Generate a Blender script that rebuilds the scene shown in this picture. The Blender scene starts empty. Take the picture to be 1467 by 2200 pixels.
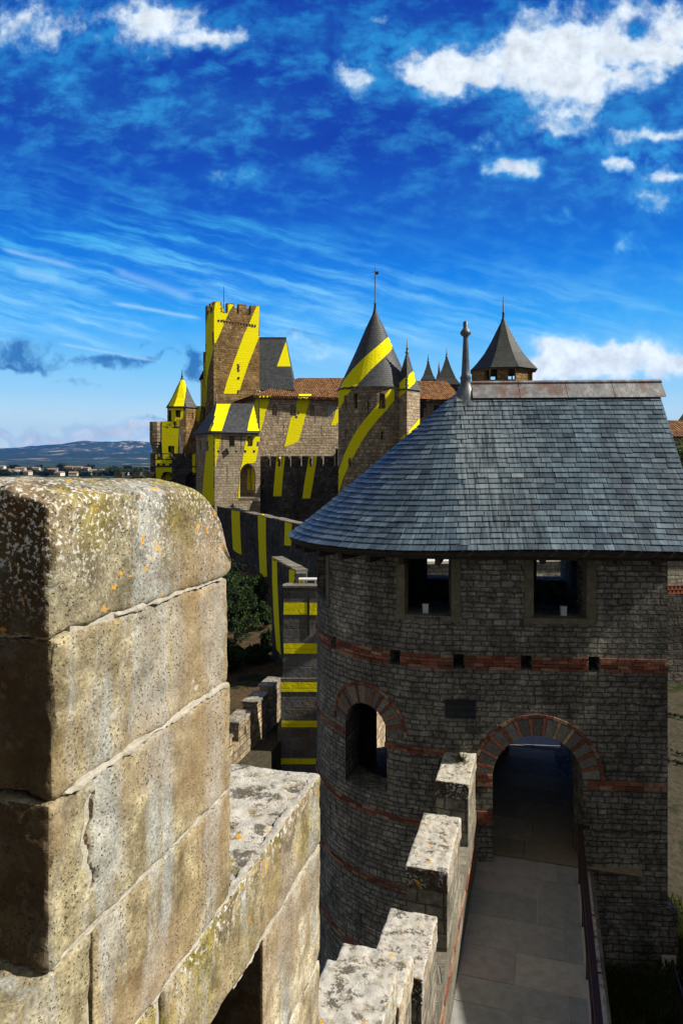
import bpy, bmesh, math, random
from mathutils import Vector, Matrix, noise as mn
from mathutils.bvhtree import BVHTree
R = math.radians
S = bpy.context.scene
COL = S.collection
rnd = random.Random(7)
F, CX, HY = 1500.0, 733.0, 1002.0          # focal length and horizon in photo pixels

# ------------------------------------------------------------------ camera
cd = bpy.data.cameras.new("camera"); cam = bpy.data.objects.new("camera", cd); COL.objects.link(cam)
cd.sensor_fit = 'VERTICAL'; cd.sensor_height = 36.0; cd.sensor_width = 24.0
cd.lens = 36.0 * F / 2200.0
cd.shift_y = -(1100 - HY) / 2200.0
cd.clip_start = 0.05; cd.clip_end = 60000
cam.location = (0, 0, 0); cam.rotation_euler = (R(90), 0, 0)
S.camera = cam
S.render.resolution_x = 682; S.render.resolution_y = 1024
S.view_settings.view_transform = 'Standard'; S.view_settings.look = 'None'
S.view_settings.exposure = 0.4; S.view_settings.gamma = 1.0
S.cycles.volume_bounces = 0; S.cycles.max_bounces = 6

# ------------------------------------------------------------------ sun
SAZ, SEL = R(-5.5), R(41)                     # azimuth from +X towards +Y, elevation
sv = Vector((math.cos(SEL)*math.cos(SAZ), math.cos(SEL)*math.sin(SAZ), math.sin(SEL)))
ld = bpy.data.lights.new("sun", 'SUN'); ld.energy = 5.0; ld.angle = R(0.5); ld.color = (1.0, 0.93, 0.80)
lo = bpy.data.objects.new("sun", ld); COL.objects.link(lo)
lo.rotation_euler = sv.to_track_quat('Z', 'Y').to_euler()

# ------------------------------------------------------------------ node helper
class G:
    def __init__(s, nt): s.nt = nt; s.L = nt.links
    def n(s, t, ins=None, **p):
        nd = s.nt.nodes.new(t)
        for k, v in p.items(): setattr(nd, k, v)
        if ins:
            for k, v in ins.items():
                sk = nd.inputs[k]
                if isinstance(v, bpy.types.NodeSocket): s.L.new(v, sk)
                else:
                    if isinstance(v, (tuple, list)) and sk.type == 'RGBA' and len(v) == 3: v = (*v, 1)
                    sk.default_value = v
        return nd
    def m(s, op, a, b=0.0, c=None, clamp=False):
        ins = {0: a, 1: b}
        if c is not None: ins[2] = c
        return s.n('ShaderNodeMath', ins, operation=op, use_clamp=clamp).outputs[0]
    def v(s, op, a, b=(0,0,0)):
        nd = s.n('ShaderNodeVectorMath', {0: a, 1: b}, operation=op)
        return nd.outputs['Value'] if op in ('DOT_PRODUCT','LENGTH') else nd.outputs[0]
    def scale(s, a, k):
        nd = s.n('ShaderNodeVectorMath', {0: a, 'Scale': k}, operation='SCALE'); return nd.outputs[0]
    def mix(s, f, a, b, bt='MIX'):
        nd = s.nt.nodes.new('ShaderNodeMix'); nd.data_type = 'RGBA'; nd.blend_type = bt
        for i, v in ((0, f), (6, a), (7, b)):
            if isinstance(v, bpy.types.NodeSocket): s.L.new(v, nd.inputs[i])
            else: nd.inputs[i].default_value = (*v, 1) if isinstance(v, (tuple, list)) and len(v) == 3 else v
        return nd.outputs[2]
    def ramp(s, f, stops, interp='LINEAR'):
        nd = s.n('ShaderNodeValToRGB', {0: f}); cr = nd.color_ramp; cr.interpolation = interp
        while len(cr.elements) > 1: cr.elements.remove(cr.elements[-1])
        for i, (p, c) in enumerate(stops):
            e = cr.elements[0] if i == 0 else cr.elements.new(p)
            e.position = p; e.color = (*c, 1) if isinstance(c, (tuple, list)) else (c, c, c, 1)
        return nd.outputs[0]
    def noise(s, vec, scale, detail=4, rough=.55, dist=0.0, color=False, dim='3D'):
        ins = {'Scale': scale, 'Detail': detail, 'Roughness': rough, 'Distortion': dist}
        nd = s.n('ShaderNodeTexNoise', None, noise_dimensions=dim)
        for k, v in ins.items(): nd.inputs[k].default_value = v
        s.L.new(vec, nd.inputs['W' if dim == '1D' else 'Vector'])
        return nd.outputs['Color' if color else 'Fac']
    def remap(s, f, a, b, c=0.0, d=1.0, smooth=False):
        nd = s.n('ShaderNodeMapRange', {0: f, 1: a, 2: b, 3: c, 4: d}, interpolation_type='SMOOTHSTEP' if smooth else 'LINEAR')
        return nd.outputs[0]

# ------------------------------------------------------------------ world: Nishita sky, tinted, with clouds laid out by direction
W = bpy.data.worlds.new("World"); S.world = W; W.use_nodes = True
g = G(W.node_tree); W.node_tree.nodes.clear()
out = g.n('ShaderNodeOutputWorld')
sky = g.n('ShaderNodeTexSky', sky_type='NISHITA'); sky.sun_disc = False
sky.sun_elevation = SEL; sky.sun_rotation = R(95.5); sky.altitude = 150; sky.air_density = 1.0; sky.dust_density = .6; sky.ozone_density = 2.0
tc = g.n('ShaderNodeTexCoord').outputs['Generated']
nrm = g.v('NORMALIZE', tc)
sp = g.n('ShaderNodeSeparateXYZ', {0: nrm})
dx, dy, dz = sp.outputs
dyc = g.m('MAXIMUM', dy, 0.08)
U = g.m('MULTIPLY_ADD', g.m('DIVIDE', dx, dyc), F/100, CX/100)          # hundreds of photo pixels, front half only
V = g.m('MULTIPLY_ADD', g.m('DIVIDE', dz, dyc), -F/100, HY/100)
uv = g.n('ShaderNodeCombineXYZ', {0: U, 1: V, 2: 0.0}).outputs[0]
front = g.remap(dy, .25, .5, smooth=True)
# tint of the clear sky by elevation
el = g.m('DIVIDE', dz, g.m('MAXIMUM', g.v('LENGTH', g.n('ShaderNodeCombineXYZ', {0: dx, 1: dy, 2: 0.0}).outputs[0]), .01))
clear = g.ramp(g.m('MULTIPLY', el, 1.25), SKYSTOPS := [
    (0.00, (.95, 1.05, 1.05)), (.05, (.80, 1.0, 1.02)), (.085, (.62, .86, .95)), (.125, (.36, .68, .92)), (.17, (.20, .56, .88)), (.25, (.03, .35, .84)),
    (.335, (.003, .20, .74)), (.45, (.003, .09, .54)), (.585, (.003, .038, .38)), (.83, (.004, .036, .36)), (1.0, (.01, .035, .3))])
nish = g.mix(1.0, sky.outputs[0], (.1, .1, .1), 'MULTIPLY')
# cloud shapes
warp = g.noise(uv, 1.1, 3, .5, color=True)
wv = g.scale(g.v('SUBTRACT', warp, (.5, .5, .5)), 1.1)
uvw = g.v('ADD', uv, wv)
def blobs(lst, base):
    tot = None
    for (x, y, rx, ry, st) in lst:
        d = g.v('SUBTRACT', base, (x/100, y/100, 0))
        d = g.v('MULTIPLY', d, (100/rx, 100/ry, 0))
        e = g.m('MULTIPLY', g.m('POWER', 2.718, g.m('MULTIPLY', g.v('DOT_PRODUCT', d, d), -1.0)), st)
        tot = e if tot is None else g.m('ADD', tot, e)
    return tot
WHITE = [(1290,120,190,85,1.15),(1185,175,110,60,.8),(1420,50,120,70,.9),(1120,90,90,55,.85),(1050,150,70,30,.5),(930,155,80,58,1.1),(1000,165,60,30,.6),(765,165,48,42,.9),
         (345,45,105,52,1.15),(480,85,80,24,.7),(50,50,150,70,.8),(1110,362,62,24,1.1),(1325,345,42,22,1.0),(1400,290,95,22,.9),
         (1450,372,75,20,.9),(1400,430,52,30,.8),(1210,262,80,34,.7),(520,375,80,26,.5),(1350,530,45,28,.45),(1200,470,60,18,.45),
         (1040,315,60,18,.5),(805,40,35,16,.5),(1150,20,130,14,.3),(1400,780,230,42,1.1),(1230,775,120,40,1.0),(1160,810,80,26,.8),(620,730,50,16,.5),(690,765,60,20,.5),
         (60,926,150,11,.8),(240,920,110,14,.85),(345,915,50,14,.6),(90,940,260,10,.8)]
HOLE = [(1370,62,42,26,.9),(1320,125,70,18,.55)]
wb = g.m('SUBTRACT', blobs(WHITE, uvw), blobs(HOLE, uvw))
uvs_ = g.v('ADD', uv, g.scale(wv, .30))
fb = g.noise(uvs_, 2.0, 9, .60)
dens = g.m('ADD', wb, g.m('MULTIPLY', g.m('SUBTRACT', fb, .5), 1.5))
cw = g.m('MULTIPLY', g.remap(dens, .08, 1.0, smooth=True), g.remap(wb, .03, .3))
cw = g.m('MAXIMUM', cw, g.m('MULTIPLY', g.m('MULTIPLY', g.remap(blobs(WHITE[:8]+[(340,50,150,70,.9),(60,60,180,90,.8),(1180,280,160,60,.6),(1400,330,130,60,.6),(850,90,120,60,.5),(1410,430,110,50,.5),(650,60,150,50,.4)], uv), .06, .8, smooth=True), .9), g.remap(g.noise(uvs_, 2.2, 8, .6), .36, .66, smooth=True)))
# thin veils over the upper sky, streaks lower left
veiln = g.noise(g.v('MULTIPLY', uvs_, (.75, 1.3, 1)), 1.4, 9, .62)
veilm = g.m('MULTIPLY', g.remap(V, 5.2, 1.5, .25, 1), 1.0)
VB = [(480,240,170,50,.5),(210,220,170,70,.4),(90,120,170,80,.35),(700,60,230,60,.3),(1150,400,230,70,.4),(1350,620,200,60,.15),(1000,130,300,120,.35),(1350,240,200,90,.3),(640,690,200,40,.25),(560,370,120,30,.2)]
vb = blobs(VB, uvw)
veil = g.m('ADD', g.m('MULTIPLY', g.remap(veiln, .44, .72, smooth=True), veilm), g.m('MULTIPLY', vb, g.remap(veiln, .3, .7, .2, 1.1)))
def rot2(a):
    c, s_ = math.cos(a), math.sin(a)
    return g.n('ShaderNodeMapping', {0: uv, 'Rotation': (0, 0, a)}).outputs[0]
st = g.noise(g.v('MULTIPLY', g.v('ADD', rot2(R(-14)), g.scale(wv, .25)), (.25, 2.3, 1)), 1.1, 6, .6)
streak = g.m('MULTIPLY', g.remap(st, .42, .75, smooth=True), blobs([(150,540,420,150,1.0),(450,560,350,90,.7),(800,660,350,80,.9),(100,700,300,70,.9),(1250,680,300,90,.6),(650,740,250,50,.8)], uv))
veil = g.m('MINIMUM', g.m('ADD', g.m('MULTIPLY', veil, .75), g.m('MULTIPLY', streak, 1.15)), 1.0)
# contrails: thin soft lines
def line(x0, y0, x1, y1, w, st_):
    a = math.atan2(y1-y0, x1-x0); L = math.hypot(x1-x0, y1-y0)
    d = g.v('SUBTRACT', g.v('ADD', uv, g.scale(wv, .05)), ((x0+x1)/200, (y0+y1)/200, 0))
    r = g.n('ShaderNodeVectorRotate', {0: d, 'Angle': -a}, rotation_type='Z_AXIS').outputs[0]
    r = g.v('MULTIPLY', r, (100/(L/2), 100/w, 0))
    sx = g.n('ShaderNodeSeparateXYZ', {0: r})
    e = g.m('MULTIPLY', g.m('POWER', 2.718, g.m('MULTIPLY', g.m('POWER', g.m('ABSOLUTE', sx.outputs[1]), 2.0), -1.0)), g.remap(g.m('ABSOLUTE', sx.outputs[0]), 1.0, .75))
    return g.m('MULTIPLY', e, st_)
cl = g.m('ADD', g.m('ADD', line(120,737,345,778,3.2,.5), line(235,650,437,685,4.0,.55)), g.m('ADD', line(0,533,165,575,5,.4), g.m('ADD', line(30,578,130,600,8,.35), line(240,580,420,640,9,.3))))
# dark blue low clouds
dk = blobs([(30,757,75,24,1.0),(60,785,80,12,.7),(265,778,95,12,.9),(418,785,28,34,1.1),(165,815,60,8,.4),(300,740,60,8,.3),(640,720,50,14,.4),(700,740,60,12,.3),(60,940,90,12,.5),(180,925,70,12,.5),(330,905,50,9,.5),(1400,745,120,10,.2)], uvw)
dk = g.m('MULTIPLY', g.remap(g.m('ADD', dk, g.m('MULTIPLY', g.m('SUBTRACT', g.noise(uvw, 4.0, 7, .65), .5), 1.5)), .12, 1.05, smooth=True), g.remap(dk, .03, .3))
col = g.mix(0.04, clear, nish)
vcol = g.ramp(g.remap(V, 0, 10), [(0, (.02, .25, .62)), (.5, (.06, .46, .86)), (.8, (.35, .66, .92)), (1, (.5, .75, .95))])
col = g.mix(g.m('MULTIPLY', veil, .85), col, vcol)
col = g.mix(g.m('MULTIPLY', dk, .85), col, (.012, .11, .36))
ct = g.remap(g.m('ADD', dens, g.m('MULTIPLY', fb, .35)), .5, 1.35, smooth=True)
shade_n = g.ramp(g.noise(uvs_, 2.4, 6, .6), [(.3, .76), (.62, 1.06)])
ccol = g.mix(ct, vcol, g.mix(1.0, (.80, .88, .96), shade_n, 'MULTIPLY'))
col = g.mix(cw, col, ccol)
col = g.mix(cl, col, (.40, .68, .95))
# rest of the sky (behind and above): unseen broken cloud added as neutral fill light
gn = g.noise(nrm, 2.4, 6, .6)
back = g.mix(g.remap(gn, .25, .5, .6, .97, True), nish, (.18, .176, .166))
col = g.mix(1.0, col, g.ramp(g.remap(V, 0, 10), [(0, .84), (.45, .84), (.7, .98), (1, 1.0)]), 'MULTIPLY')
col = g.mix(front, back, col)
ground = g.remap(dz, -.02, -.06)
col = g.mix(ground, col, (.10, .11, .10))
bg = g.n('ShaderNodeBackground', {0: col, 1: 1.0})
g.L.new(bg.outputs[0], out.inputs[0])

# ------------------------------------------------------------------ materials
MATS = {}
def newmat(name):
    m = bpy.data.materials.new(name); m.use_nodes = True; m.node_tree.nodes.clear()
    gg = G(m.node_tree); MATS[name] = m
    return m, gg
def finish(gg, color, rough=.9, height=None, dist=.02, strength=1.0, metal=0.0, spec=.3, extra=None):
    b = gg.n('ShaderNodeBsdfPrincipled')
    for k, v in (('Base Color', color), ('Roughness', rough), ('Metallic', metal), ('Specular IOR Level', spec)):
        if isinstance(v, bpy.types.NodeSocket): gg.L.new(v, b.inputs[k])
        else: b.inputs[k].default_value = (*v, 1) if isinstance(v, tuple) and len(v) == 3 else v
    if height is not None:
        bp = gg.n('ShaderNodeBump', {'Height': height, 'Distance': dist, 'Strength': strength})
        gg.L.new(bp.outputs[0], b.inputs['Normal'])
    o = gg.n('ShaderNodeOutputMaterial'); gg.L.new(b.outputs[0], o.inputs[0])

def masonry(name, cols, mortar, rh, bw, ms=.015, warp=.05, bump=.03, paint=None, stain=(.6, 1.2), mortar_mix=.8, spots=None, rubble=0.0, con=1.0, damp_glints=False):
    m, q = newmat(name)
    u = q.n('ShaderNodeUVMap').outputs[0]
    pos = q.n('ShaderNodeNewGeometry').outputs['Position']
    s = q.n('ShaderNodeSeparateXYZ', {0: u})
    vn = q.noise(q.m('MULTIPLY', s.outputs[1], 1.0), 1.7/rh*.25, 1, .5, dim='1D')
    vv = q.m('ADD', s.outputs[1], q.m('MULTIPLY', q.m('SUBTRACT', vn, .5), rh*1.2))
    base = q.n('ShaderNodeCombineXYZ', {0: s.outputs[0], 1: vv, 2: 0.0}).outputs[0]
    w1 = q.scale(q.v('SUBTRACT', q.noise(u, .9/bw, 2, .5, color=True), (.5,.5,.5)), warp)
    w2 = q.scale(q.v('SUBTRACT', q.noise(u, 5/rh*.6, 2, .5, color=True), (.5,.5,.5)), warp*.35)
    uvd = q.v('ADD', q.v('ADD', base, w1), w2)
    br = q.n('ShaderNodeTexBrick', {'Vector': uvd, 'Color1': (0,0,0), 'Color2': (1,1,1), 'Mortar': (.5,.5,.5), 'Scale': 1.0,
             'Mortar Size': ms, 'Mortar Smooth': .6, 'Bias': 0.0, 'Brick Width': bw, 'Row Height': rh}, offset=.5, squash=.7, squash_frequency=3)
    per = br.outputs['Color']; fac = br.outputs['Fac']
    c = q.ramp(per, [(i/(len(cols)-1), cc) for i, cc in enumerate(cols)])
    if rubble:
        vo = q.n('ShaderNodeTexVoronoi', {'Vector': q.v('MULTIPLY', uvd, (.55/rh, 1.0/rh, 1)), 'Scale': 1.0, 'Randomness': .9})
        c2 = q.ramp(q.n('ShaderNodeSeparateColor', {0: vo.outputs['Color']}).outputs[0], [(i/(len(cols)-1), cc) for i, cc in enumerate(cols)])
        c = q.mix(rubble, c, c2)
    n1 = q.noise(pos, 11, 5, .65); n2 = q.noise(pos, .55, 4, .6)
    c = q.mix(1.0, c, q.ramp(n1, [(.25, 1-.40*con), (.5, .95), (.8, 1+.45*con)]), 'MULTIPLY')
    if con > 1:
        n4 = q.noise(pos, 2.6, 6, .75)
        c = q.mix(1.0, c, q.ramp(n4, [(.3, .45), (.5, .95), (.72, 1.55)]), 'MULTIPLY')
    c = q.mix(q.m('MULTIPLY', fac, mortar_mix), c, mortar)
    c = q.mix(1.0, c, q.ramp(n2, [(.3, stain[0]), (.7, stain[1])]), 'MULTIPLY')
    if damp_glints:
        dn = q.noise(q.v('MULTIPLY', pos, (1.4, 1.4, .22)), 1.0, 5, .65)
        c = q.mix(1.0, c, q.ramp(dn, [(.32, (.50,.50,.47)), (.5, (.95,.95,.95)), (.68, (1.25,1.22,1.12))]), 'MULTIPLY')
        pn = q.remap(q.noise(pos, .9, 6, .7), .58, .66)
        c = q.mix(q.m('MULTIPLY', pn, .5), c, q.ramp(n1, [(.3, (.12,.11,.085)), (.7, (.30,.275,.21))]))
        gl_ = q.m('MULTIPLY', q.remap(q.noise(pos, 34, 4, .7), .60, .68), q.remap(n1, .42, .6))
        c = q.mix(q.m('MULTIPLY', gl_, .7), c, (.50,.47,.38))  # bright flecks: grazing sun highlights painted into the stone colour
    if spots:
        n3 = q.noise(pos, 26, 3, .7)
        c = q.mix(q.m('MULTIPLY', q.remap(n3, .64, .70), q.remap(q.noise(pos, 1.1, 2), .4, .6)), c, spots)
    if paint:
        pc = q.mix(1.0, (*paint, 1), q.ramp(n1, [(.2, .92), (.8, 1.04)]), 'MULTIPLY')
        c = q.mix(q.m('MULTIPLY', fac, .03), pc, (.40, .33, .01))
    hh = q.m('ADD', q.m('MULTIPLY', q.m('SUBTRACT', 1.0, fac), .8), q.m('ADD', q.m('MULTIPLY', q.noise(pos, 2.2/rh*.5, 4, .6), .9), q.m('MULTIPLY', n1, .4)))
    hh = q.m('ADD', hh, q.m('MULTIPLY', q.n('ShaderNodeSeparateColor', {0: per}).outputs[0], .35))
    finish(q, c, .92, hh, bump, 1.0, spec=.2)
    return m

STONE = [(.17,.165,.145),(.28,.27,.235),(.37,.345,.285),(.22,.22,.205),(.50,.46,.37)]
masonry("tower rubble", STONE, (.06,.052,.042), .095, .235, .013, .07, .07, con=1.35, spots=(.50,.43,.30), stain=(.6, 1.2), rubble=.5, mortar_mix=.7, damp_glints=True)
masonry("parapet stone", [(.30,.28,.22),(.40,.36,.27),(.24,.22,.18),(.45,.41,.32)], (.13,.11,.085), .17, .34, .014, .05, .04, con=1.3)
masonry("keep stone", [(0.264,0.156,0.054),(0.360,0.228,0.090),(0.204,0.126,0.054),(0.456,0.312,0.144)], (.26,.17,.08), .30, .6, .03, .12, .12, stain=(.65,1.3), con=1.6)
masonry("tan stone", [(0.480,0.372,0.252),(0.576,0.456,0.324),(0.408,0.312,0.204),(0.648,0.528,0.372)], (.30,.24,.17), .32, .62, .03, .14, .12, stain=(.8,1.15), con=1.3)
masonry("round stone", [(0.351,0.273,0.169),(0.455,0.351,0.221),(0.260,0.208,0.143),(0.546,0.429,0.273)], (.2,.16,.11), .32, .6, .03, .12, .12, stain=(.65,1.2), con=1.4)
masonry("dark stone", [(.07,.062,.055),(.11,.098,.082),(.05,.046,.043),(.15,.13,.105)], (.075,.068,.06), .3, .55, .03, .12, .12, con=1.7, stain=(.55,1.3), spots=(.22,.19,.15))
masonry("gate stone", [(0.391,0.322,0.218),(0.483,0.402,0.287),(0.322,0.259,0.178),(0.552,0.460,0.333)], (.10,.08,.06), .28, .7, .025, .03, .06, stain=(.8,1.15))
masonry("bastion stone", [(.12,.125,.13),(.17,.17,.165),(.13,.105,.08),(.22,.21,.19)], (.26,.25,.22), .38, .8, .022, .05, .05, stain=(.75,1.15))
masonry("ashlar grey", [(.20,.18,.14),(.27,.24,.18),(.16,.145,.12),(.32,.29,.23)], (.3,.28,.23), .3, .55, .016, .04, .03, spots=(.5,.45,.35))
YEL = (1.0, .90, .0)
for nm, rh, bw, bp in (("yellow paint", .3, .6, .03), ("yellow paint ashlar", .28, .7, .025), ("yellow paint slate", .18, .25, .01), ("yellow paint block", .38, .8, .03)):
    masonry(nm, [(.5,.5,.5),(.6,.6,.6)], (.5,.5,.5), rh, bw, .02, .06, bp, paint=YEL)

def attr_tint(q): return q.n('ShaderNodeAttribute', attribute_name='tint').outputs['Color']
# slates of the near roof
m, q = newmat("slate")
pos = q.n('ShaderNodeNewGeometry').outputs['Position']
t = attr_tint(q); uvm = q.n('ShaderNodeUVMap').outputs[0]
c = q.ramp(t, [(0, (.028,.046,.064)), (.35, (.060,.092,.120)), (.7, (.105,.150,.185)), (.93, (.18,.22,.235)), (1, (.32,.33,.31))])
sn = q.noise(q.v('MULTIPLY', uvm, (9, .8, 1)), 1.6, 5, .7)
c = q.mix(1.0, c, q.ramp(sn, [(.25, .55), (.5, .95), (.8, 1.9)]), 'MULTIPLY')
wn = q.noise(q.v('MULTIPLY', uvm, (1.2, .25, 1)), 1.0, 4, .6)
c = q.mix(1.0, c, q.ramp(wn, [(.3, .7), (.7, 1.5)]), 'MULTIPLY')
su = q.n('ShaderNodeSeparateXYZ', {0: uvm})
run = q.m('MULTIPLY', q.m('MULTIPLY', q.remap(su.outputs[0], 19.45, 19.7), q.remap(su.outputs[0], 21.6, 20.3)), q.remap(su.outputs[1], -1.6, .4, .25, 1.0))
run = q.m('MULTIPLY', run, q.remap(sn, .36, .62, smooth=True))
c = q.mix(q.m('MULTIPLY', run, .55), c, (.30,.33,.33))
ln = q.noise(pos, 16, 3, .7)
c = q.mix(q.m('MULTIPLY', q.remap(ln, .66, .72), .7), c, (.30,.28,.22))
finish(q, c, q.ramp(sn, [(.3, .34), (.7, .52)]), q.m('ADD', sn, q.m('MULTIPLY', ln, .5)), .006, .8, spec=.5)
def slate_far(name, a, b):
    m, q = newmat(name); u = q.n('ShaderNodeUVMap').outputs[0]; p = q.n('ShaderNodeNewGeometry').outputs['Position']
    br = q.n('ShaderNodeTexBrick', {'Vector': u, 'Color1': a, 'Color2': b, 'Mortar': tuple(x*.5 for x in a), 'Scale': 1.0, 'Mortar Size': .02, 'Mortar Smooth': .4, 'Brick Width': .3, 'Row Height': .22})
    c = q.mix(1.0, br.outputs['Color'], q.ramp(q.noise(p, 3.0, 5, .65), [(.25, .6), (.8, 1.5)]), 'MULTIPLY')
    finish(q, c, .6, q.m('SUBTRACT', 1.0, br.outputs['Fac']), .03, 1.0, spec=.4)
slate_far("slate far", (.045,.05,.055), (.085,.092,.098))
slate_far("slate dark", (.035,.040,.036), (.06,.065,.06))
# clay tiles
m, q = newmat("clay tile"); u = q.n('ShaderNodeUVMap').outputs[0]; p = q.n('ShaderNodeNewGeometry').outputs['Position']
s = q.n('ShaderNodeSeparateXYZ', {0: u})
wv_ = q.m('ABSOLUTE', q.m('SINE', q.m('MULTIPLY', s.outputs[0], math.pi/.28)))
br = q.n('ShaderNodeTexBrick', {'Vector': u, 'Color1': (0,0,0), 'Color2': (1,1,1), 'Scale': 1.0, 'Mortar Size': .0, 'Brick Width': .28, 'Row Height': .4}, offset=0.0)
c = q.ramp(br.outputs['Color'], [(0, (.11,.045,.014)), (.5, (.21,.092,.026)), (1, (.32,.16,.05))])
c = q.mix(1.0, c, q.ramp(q.noise(p, 2.5, 5, .7), [(.3, .55), (.75, 1.3)]), 'MULTIPLY')
c = q.mix(1.0, c, q.ramp(wv_, [(0, .15), (.5, .9), (1, 1.1)]), 'MULTIPLY')
finish(q, c, .85, wv_, .08)
def plain(name, c0, c1, sc=4.0, rough=.8, bump=.01, metal=0.0, stretch=None, spec=.3):
    m, q = newmat(name); p = q.n('ShaderNodeNewGeometry').outputs['Position']
    if stretch: p = q.v('MULTIPLY', p, stretch)
    n = q.noise(p, sc, 6, .65)
    finish(q, q.ramp(n, [(.3, c0), (.7, c1)]), rough, n, bump, 1.0, metal, spec)
    return m
plain("dark wood", (.018,.014,.010), (.06,.048,.034), 6, .85, .01, stretch=(1,1,4))
plain("void dark", (.012,.010,.009), (.03,.025,.02), 2)
plain("lead", (.045,.055,.065), (.16,.175,.19), 5, .45, .01, .3, (1,1,.4), .5)
plain("zinc dark", (.03,.035,.04), (.07,.075,.08), 5, .5, .005, .2)
plain("rail paint", (.026,.012,.012), (.045,.022,.020), 12, .45, .002, spec=.5)
plain("white stone", (.55,.52,.46), (.75,.72,.66), 9, .8, .01)
plain("frame stone", (.10,.095,.06), (.22,.20,.14), 9, .9, .01)
plain("white box", (.55,.55,.55), (.75,.75,.75), 9, .6, .002)
plain("plaque slate", (.005,.008,.011), (.012,.018,.024), 8, .4, .002)
plain("plaque letters", (.03,.042,.052), (.05,.065,.08), 20, .6, .002)
plain("iron", (.02,.018,.018), (.04,.036,.034), 20, .5, .002)
plain("bark", (.05,.035,.022), (.10,.075,.05), 8, .9, .02)
plain("house wall", (.50,.44,.34), (.66,.60,.48), .2, .9, .01)
plain("house white", (.66,.64,.58), (.8,.78,.72), .2, .9, .01)
plain("house pink", (.46,.34,.26), (.56,.43,.33), .2, .9, .01)
plain("house roof", (.26,.15,.09), (.40,.25,.16), .5, .9, .01)
plain("lattice brick", (.26,.075,.035), (.38,.13,.06), 8, .9, .01)
# ridge lead with rust streaks
m, q = newmat("ridge lead"); p = q.n('ShaderNodeNewGeometry').outputs['Position']
n = q.noise(q.v('MULTIPLY', p, (5, 5, .7)), 1.3, 6, .7); n2 = q.noise(p, 2.2, 5, .7)
c = q.ramp(n, [(.3, (.11,.12,.135)), (.55, (.26,.265,.27)), (.75, (.48,.48,.48))])
c = q.mix(q.m('MULTIPLY', q.remap(n2, .48, .60), .75), c, (.17,.075,.05))
finish(q, c, .55, n, .01, 1, .1, spec=.5)
# bricks with tint
m, q = newmat("old brick"); p = q.n('ShaderNodeNewGeometry').outputs['Position']
c = q.ramp(attr_tint(q), [(0, (.16,.055,.032)), (.4, (.30,.095,.055)), (.75, (.37,.145,.085)), (1, (.46,.31,.20))])
n = q.noise(p, 18, 5, .7); c = q.mix(1.0, c, q.ramp(n, [(.25, .35), (.55, .9), (.8, 1.4)]), 'MULTIPLY')
c = q.mix(q.m('MULTIPLY', q.remap(q.noise(p, 3, 6, .72), .52, .66), .65), c, (.06,.055,.042))
finish(q, c, .9, n, .012, 1)
m, q = newmat("voussoir stone"); p = q.n('ShaderNodeNewGeometry').outputs['Position']
c = q.ramp(attr_tint(q), [(0, (.13,.13,.12)), (1, (.26,.25,.21))])
n = q.noise(p, 18, 5, .7); c = q.mix(1.0, c, q.ramp(n, [(.25, .5), (.8, 1.5)]), 'MULTIPLY'); finish(q, c, .9, n, .02, 1)
# paving
m, q = newmat("flagstone"); p = q.n('ShaderNodeNewGeometry').outputs['Position']
c = q.ramp(attr_tint(q), [(0, (.27,.285,.275)), (.4, (.35,.35,.32)), (.7, (.36,.325,.315)), (1, (.46,.44,.37))])
n = q.noise(p, 7, 6, .7); c = q.mix(1.0, c, q.ramp(n, [(.25, .75), (.8, 1.25)]), 'MULTIPLY')
c = q.mix(q.m('MULTIPLY', q.remap(q.noise(p, 2.1, 2, .4), .70, .73), .5), c, (.42,.41,.38))
finish(q, c, .75, n, .006, 1, spec=.35)
m, q = newmat('passage floor'); p = q.n('ShaderNodeNewGeometry').outputs['Position']; n = q.noise(p, 6, 6, .7)
finish(q, q.mix(1.0, q.ramp(attr_tint(q), [(0, (.24,.19,.12)), (1, (.38,.31,.20))]), q.ramp(n, [(.25, .7), (.8, 1.25)]), 'MULTIPLY'), .85, n, .006, 1, spec=.15)
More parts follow.
